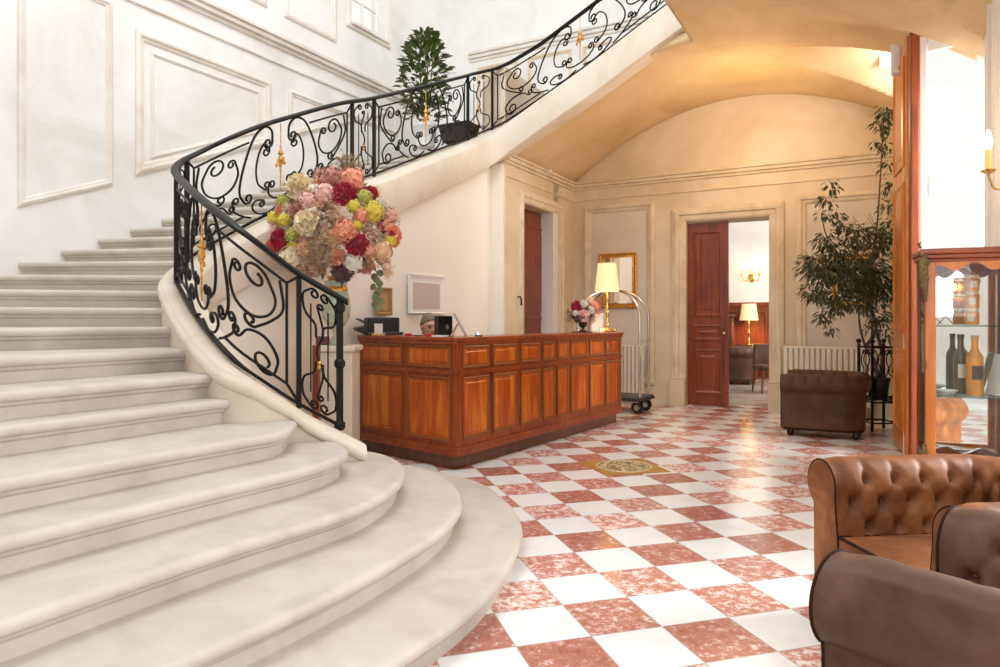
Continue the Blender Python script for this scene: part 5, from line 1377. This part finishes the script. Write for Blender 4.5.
mb = MB(); mb.lathe([(.001,.225),(.114,.225)], n=20); mb.build('soil', M['soil'], ft)
rf = random.Random(11)
trunks = [[(0,0,.2),(-.03,.02,.45),(-.12,.05,.62),(-.20,.02,.85),(-.24,.0,1.1),(-.30,.02,1.35)],[(.02,.02,.2),(.05,0,.5),(.0,.02,.8),(-.06,.04,1.15),(-.05,.03,1.6),(.02,.05,2.1),(.06,.03,2.9),(.08,.02,3.35)],
          [(-.12,.05,.62),(-.05,-.03,.8),(-.10,-.08,1.0),(-.2,-.1,1.25),(-.42,-.08,1.6),(-.62,-.05,1.9),(-.68,-.02,2.2)]]
for tr_ in trunks:
    mb = MB(); c_ = crom(tr_, 6); mb.tube(c_, [.022-.017*i/len(c_) for i in range(len(c_))], 8); mb.build('trunk', M['bark'], ft, 60)
CL = []
def px_loc(px, y, Y): p = WP(px, y, Y); return p - Vector((SX,SY,.36))
for px, y, r, n, Y in ((845,262,.24,330,7.55),(870,272,.24,330,7.75),(822,268,.20,230,7.5),(858,235,.15,120,7.6),(880,240,.18,160,7.8),(838,300,.16,130,7.55),(815,292,.12,80,7.45),(868,300,.17,150,7.7),(882,285,.2,160,7.85),
    (812,262,.11,60,7.4),(826,240,.12,70,7.55),(835,215,.09,26,7.6),(826,200,.09,24,7.6),(832,186,.07,16,7.6),(822,215,.06,12,7.55),(845,225,.09,26,7.6),(824,318,.08,34,7.5),(832,330,.05,12,7.5),
    (886,112,.10,40,7.75),(882,124,.10,34,7.75),(893,130,.1,30,7.85),(886,148,.08,16,7.7),(875,143,.05,8,7.7),(889,165,.08,16,7.75),(890,185,.09,20,7.75),(889,205,.10,24,7.75),(892,225,.12,40,7.8),(880,318,.10,40,7.75),(889,335,.10,26,7.8),(872,328,.07,16,7.7)):
    CL.append((px_loc(px,y,Y), r, n))
mb = MB(); tw_ = MB()
for c, r, n in CL:
    for _ in range(max(3,n//14)):
        e = c + Vector([rf.gauss(0,r*.7) for _ in range(3)]); tw_.tube([tuple(c), tuple((c+e)/2+Vector((0,0,.02))), tuple(e)], .0025, 3)
    for _ in range(int(n*1.7)):
        v = Vector([rf.gauss(0,1) for _ in range(3)]).normalized()*(rf.random()**.4)*r*1.15; p = c + Vector((v.x*1.15, v.y*.9, v.z*.85))
        if toab(p.x+SX, p.y+SY)[0] > .12: continue
        d = Vector((v.x*1.2+rf.uniform(-.3,.3)*r, v.y*1.2+rf.uniform(-.3,.3)*r, v.z*.5-.55*r)); leafblade(mb, p, d, rf.uniform(.05,.082), rf.uniform(.022,.032), rf, .3)
mb.mat = 1; mb.add(tw_.v, tw_.f); mb.build('foliage', [M['leaf'],M['bark']], ft, 0)

# ------------------------------------------------------------------ plant on the stair landing
c = WP(425, 139, 9.35); sp_ = thing('potted_laurel', 'leafy laurel bush in a pale pot standing on the upper steps behind railing', 'potted plant', (c.x,c.y,c.z-.12))
mb = MB(); mb.lathe([(.11,0),(.13,.01),(.16,.26),(.175,.27),(.175,.31),(.155,.31),(.15,.26)], n=24); mb.build('pot', M['dish'], sp_, 50)
mb = MB(); mb.lathe([(.001,.27),(.152,.27)], n=20); mb.build('soil', M['soil'], sp_)
mb = MB(); stm = MB(); rl = random.Random(8); BH = 1.54
for i in range(5):
    a = i*1.3; stm.tube(crom([(0,0,.25),(math.cos(a)*.05,math.sin(a)*.05,.7),(math.cos(a)*.10,math.sin(a)*.10,1.15),(math.cos(a)*.06,math.sin(a)*.06,BH-.1*i)],4), .008, 5)
for i in range(620):
    f = rl.random(); z = .38+(BH-.38)*f; R_ = .30*math.sin(PI*min(1,.16+f*.80))**.8+.02
    a = rl.uniform(0,2*PI); q = rl.random()**.5; p = Vector((math.cos(a)*R_*q, math.sin(a)*R_*q, z)); d = Vector((math.cos(a)+rl.uniform(-.9,.9),math.sin(a)+rl.uniform(-.9,.9),rl.uniform(-.1,.9)+f*.5)); leafblade(mb, p, d, rl.uniform(.11,.17), rl.uniform(.05,.072), rl, .25)
mb.build('foliage', M['leaf2'], sp_, 0); stm.build('stems', M['bark'], sp_, 60)
c = WP(459, 131, 9.25); bk = thing('wicker_basket', 'dark low wicker basket on the upper steps right of laurel', 'basket', (c.x,c.y,c.z-.16), -TH)
mb = MB(); mb.rings([[Vector((sx*w_,sy*d_,z)) for sx,sy in ((-1,-1),(1,-1),(1,1),(-1,1))] for z,w_,d_ in ((0,.19,.12),(.22,.24,.15),(.22,.22,.13),(.02,.17,.10))]); mb.build('body', M['basket'], bk, 20, .01)
mb = MB(); mb.tube([(-.24,-.15,.22),(.24,-.15,.22),(.24,.15,.22),(-.24,.15,.22)], .018, 8, True); mb.build('rim', M['basket'], bk, 60)

# ------------------------------------------------------------------ brass plate in the floor
def G0(px, y): Y = FOC*EYE/(y-HOR); return Vector(((px-500)/FOC*Y, Y, 0))
pq = [G0(578,462),G0(607.5,476.3),G0(671,472),G0(641,459)]
cpl = sum(pq, Vector())/4; bp = thing('floor_plate', 'square brass plate with round emblem set in the chequered floor', 'floor plate', tuple(cpl))
mb = MB(); mb.hexa([Vector((q.x-cpl.x,q.y-cpl.y,.0)) for q in pq]+[Vector((q.x-cpl.x,q.y-cpl.y,.004)) for q in pq]); mb.build('plate', plain('ochre_brass', (.46,.25,.055), .42, .25, var=.25, vscale=6), bp, 0)
m_, nt, b_ = new_mat('engraved_emblem'); v_ = objco(nt); vo = N(nt,'ShaderNodeTexVoronoi'); vo.inputs['Scale'].default_value = 30; nt.links.new(v_, vo.inputs['Vector'])
nt.links.new(ramp(nt, vo.outputs['Distance'], [(.2,(.75,.66,.45)),(.45,(.50,.38,.18)),(.6,(.16,.11,.05))]), b_.inputs['Base Color']); b_.inputs['Roughness'].default_value = .4
rr_ = min((pq[1]-pq[0]).length, (pq[3]-pq[0]).length)*.40
mb = MB(); mb.lathe([(rr_,.0041),(rr_,.007),(rr_*.93,.008),(.001,.008)], n=40); mb.build('emblem', m_, bp, 40)
mb = MB(); mb.tube([(rr_*math.cos(2*PI*i/48),rr_*math.sin(2*PI*i/48),.007) for i in range(48)], .006, 6, True); mb.build('emblem_ring', M['lid'], bp, 60)
# small fittings
b_, z_ = ona(543,172,-4.4); t = tag(MB().lathe([(.001,0),(.035,.0),(.035,.03),(.028,.055),(.001,.065)], n=16, T=Matrix.Rotation(PI/2,4,'Y')).build('smoke_detector', M['white'], None, 50), 'small white round detector on cornice above the side doorway', 'detector'); t.location = AB(-4.32,b_,z_); t.rotation_euler.z = -TH

# ------------------------------------------------------------------ lounge beyond the double door
lz0 = .006
def lounge(px, b, z=0.0):
    t_ = (px-500)/FOC; Y = b/(t_*FX+FY); return Vector((t_*Y, Y, z))
p = lounge(752,16.55,2.27); sconce('lounge_sconce', 'gilt sconce with lit candles on white lounge wall above the lamp', p, Vector((-FX,-FY,0)), 1.25, (-.15,0.0,.15))
tb = lounge(752,16.1); s_t = thing('side_table', 'dark console table against lounge panelling under the lamp', 'table', (tb.x,tb.y,lz0), -TH)
mb = MB(); mb.box(-.32,.32,-.2,.2,.70,.75); mb.build('tabletop', M['darkwood'], s_t, bevel=.01)
for sx in (-1,1):
    for sy in (-1,1): MB().box(sx*.28-.025,sx*.28+.025,sy*.16-.025,sy*.16+.025,0,.70).build('leg', M['darkwood'], s_t, bevel=.005)
table_lamp('table_lamp', 'lit lamp with cream shade in the lounge seen through doorway', (lounge(749,16.1).x,lounge(749,16.1).y,.756), 1.22)
fp = lounge(724,16.3); t = thing('carved_cabinet', 'dark carved cabinet beside the lounge lamp, partly hidden by the door', 'cabinet', (fp.x,fp.y,lz0), -TH)
mb = MB(); mb.box(-.24,.24,-.2,.2,0,1.35); mb.build('body', M['darkwood'], t, bevel=.015)
mb = MB(); mb.box(-.28,.28,-.25,.2,1.35,1.43); mb.build('cornice', M['darkwood'], t, bevel=.02)
for sx in (-.12,.12):
    mb = MB(); mb.rings([[Vector((u,-.20-d,z)) for u,z in offset_poly(rect(sx-.10,sx+.10,.12,1.25),o)] for o,d in ((0,0),(0,.02),(.03,.03),(.04,.004),(.06,.014))],True,False); mb.build('door', M['darkwood'], t, 0)
so_ = lounge(722,14.75); chesterfield('brown leather armchair in the lounge below the lit lamp, seen through doorway', (so_.x,so_.y,lz0), face_angle(-RX,-RY), W=.95, D=1.45, H=.74, lea='leatherdark', fine=.6, group='lounge seating')
cc_ = lounge(770,13.1); t = thing('side_chair', 'dark upholstered chair with wooden legs just inside the lounge doorway', 'chair', (cc_.x,cc_.y,lz0), -TH+.5)
mb = MB(); mb.box(-.24,.24,-.24,.24,.40,.50); mb.build('seat', M['leatherdark'], t, bevel=.03)
mb = MB(); mb.rings([[Vector((sx*.23,y,z)) for sx,y in ((-1,.17),(1,.17),(1,.25),(-1,.25))] for z in (.48,.62)]+[[Vector((sx*.20,y+.04,z)) for sx,y in ((-1,.17),(1,.17),(1,.24),(-1,.24))] for z in (.80,.86)]); mb.build('backrest', M['leatherdark'], t, 40, .02)
for sx in (-1,1):
    for sy in (-1,1): MB().tube([(sx*.21,sy*.21,.42),(sx*.215,sy*.215,.2),(sx*.23,sy*.23,0)],[.026,.02,.016],8).build('leg', M['doorwood'], t, 60)

# ------------------------------------------------------------------ light
def area(name, loc, target, sx, sy, power, col):
    l = bpy.data.lights.new(name, 'AREA'); l.shape = 'RECTANGLE'; l.size = sx; l.size_y = sy; l.energy = power; l.color = col
    o = bpy.data.objects.new(name, l); COL.objects.link(o); o.location = loc
    o.rotation_euler = (Vector(target)-Vector(loc)).to_track_quat('-Z','Y').to_euler(); return o
def point(name, loc, power, col, r=.05):
    l = bpy.data.lights.new(name, 'POINT'); l.energy = power; l.color = col; l.shadow_soft_size = r
    o = bpy.data.objects.new(name, l); COL.objects.link(o); o.location = loc; return o
WARM = (1,.66,.34)
point('lamp_light', tuple(lp+Vector((0,0,.66))), 9, WARM)
q = lounge(749,16.1); point('lounge_lamp_light', (q.x,q.y,1.45), 26, WARM)
q = AB(-1.5,9.2,3.7); point('vault_fill_light', tuple(q), 34, (1,.70,.40), .3)  # added warm fill under the vault, no fixture hangs here
point('sconce_light', tuple(AB(.62,5.6,2.7)), 10, WARM)
area('lunette_daylight', tuple(AB(.75,8.95,4.25)), tuple(AB(-1.2,8.95,4.0)), 1.2, .5, 18, (1,.97,.92))
area('entrance_daylight', tuple(AB(2.6,6.0,2.3)), tuple(AB(-2.0,6.6,.6)), 2.4, 3.2, 440, (1,.98,.95))
area('lounge_fill_light', tuple(AB(.05,13.6,2.3)), tuple(AB(-3.0,14.2,1.2)), 2.5, 2.6, 200, (1,.98,.95))  # added to brighten the lounge; the wall behind it has no window
area('stair_fill_light', tuple(AB(-3.0,3.5,8.3)), tuple(AB(-4.5,5.5,2.0)), 3.5, 3.5, 185, (.90,.95,1))  # added cool light above the open stairwell, away from its window
area('entrance_vault_fill', tuple(AB(1.25,5.95,3.85)), tuple(AB(-.6,6.0,4.7)), 1.3, .5, 90, (1,.98,.94))  # added fill that whitens the vault over the entrance, no transom there
point('cabinet_fill_light', (2.70,3.98,1.50), .8, (1,.86,.62), .03)  # added to brighten the cabinet interior, not a lamp of its own
area('hall_fill_light', (-.6,-3.2,2.6), (-1.6,3.6,.6), 3.0, 2.6, 45, (.88,.94,1.0))  # added cool fill from behind the camera onto the steps, no window there
scene.view_settings.exposure = .50
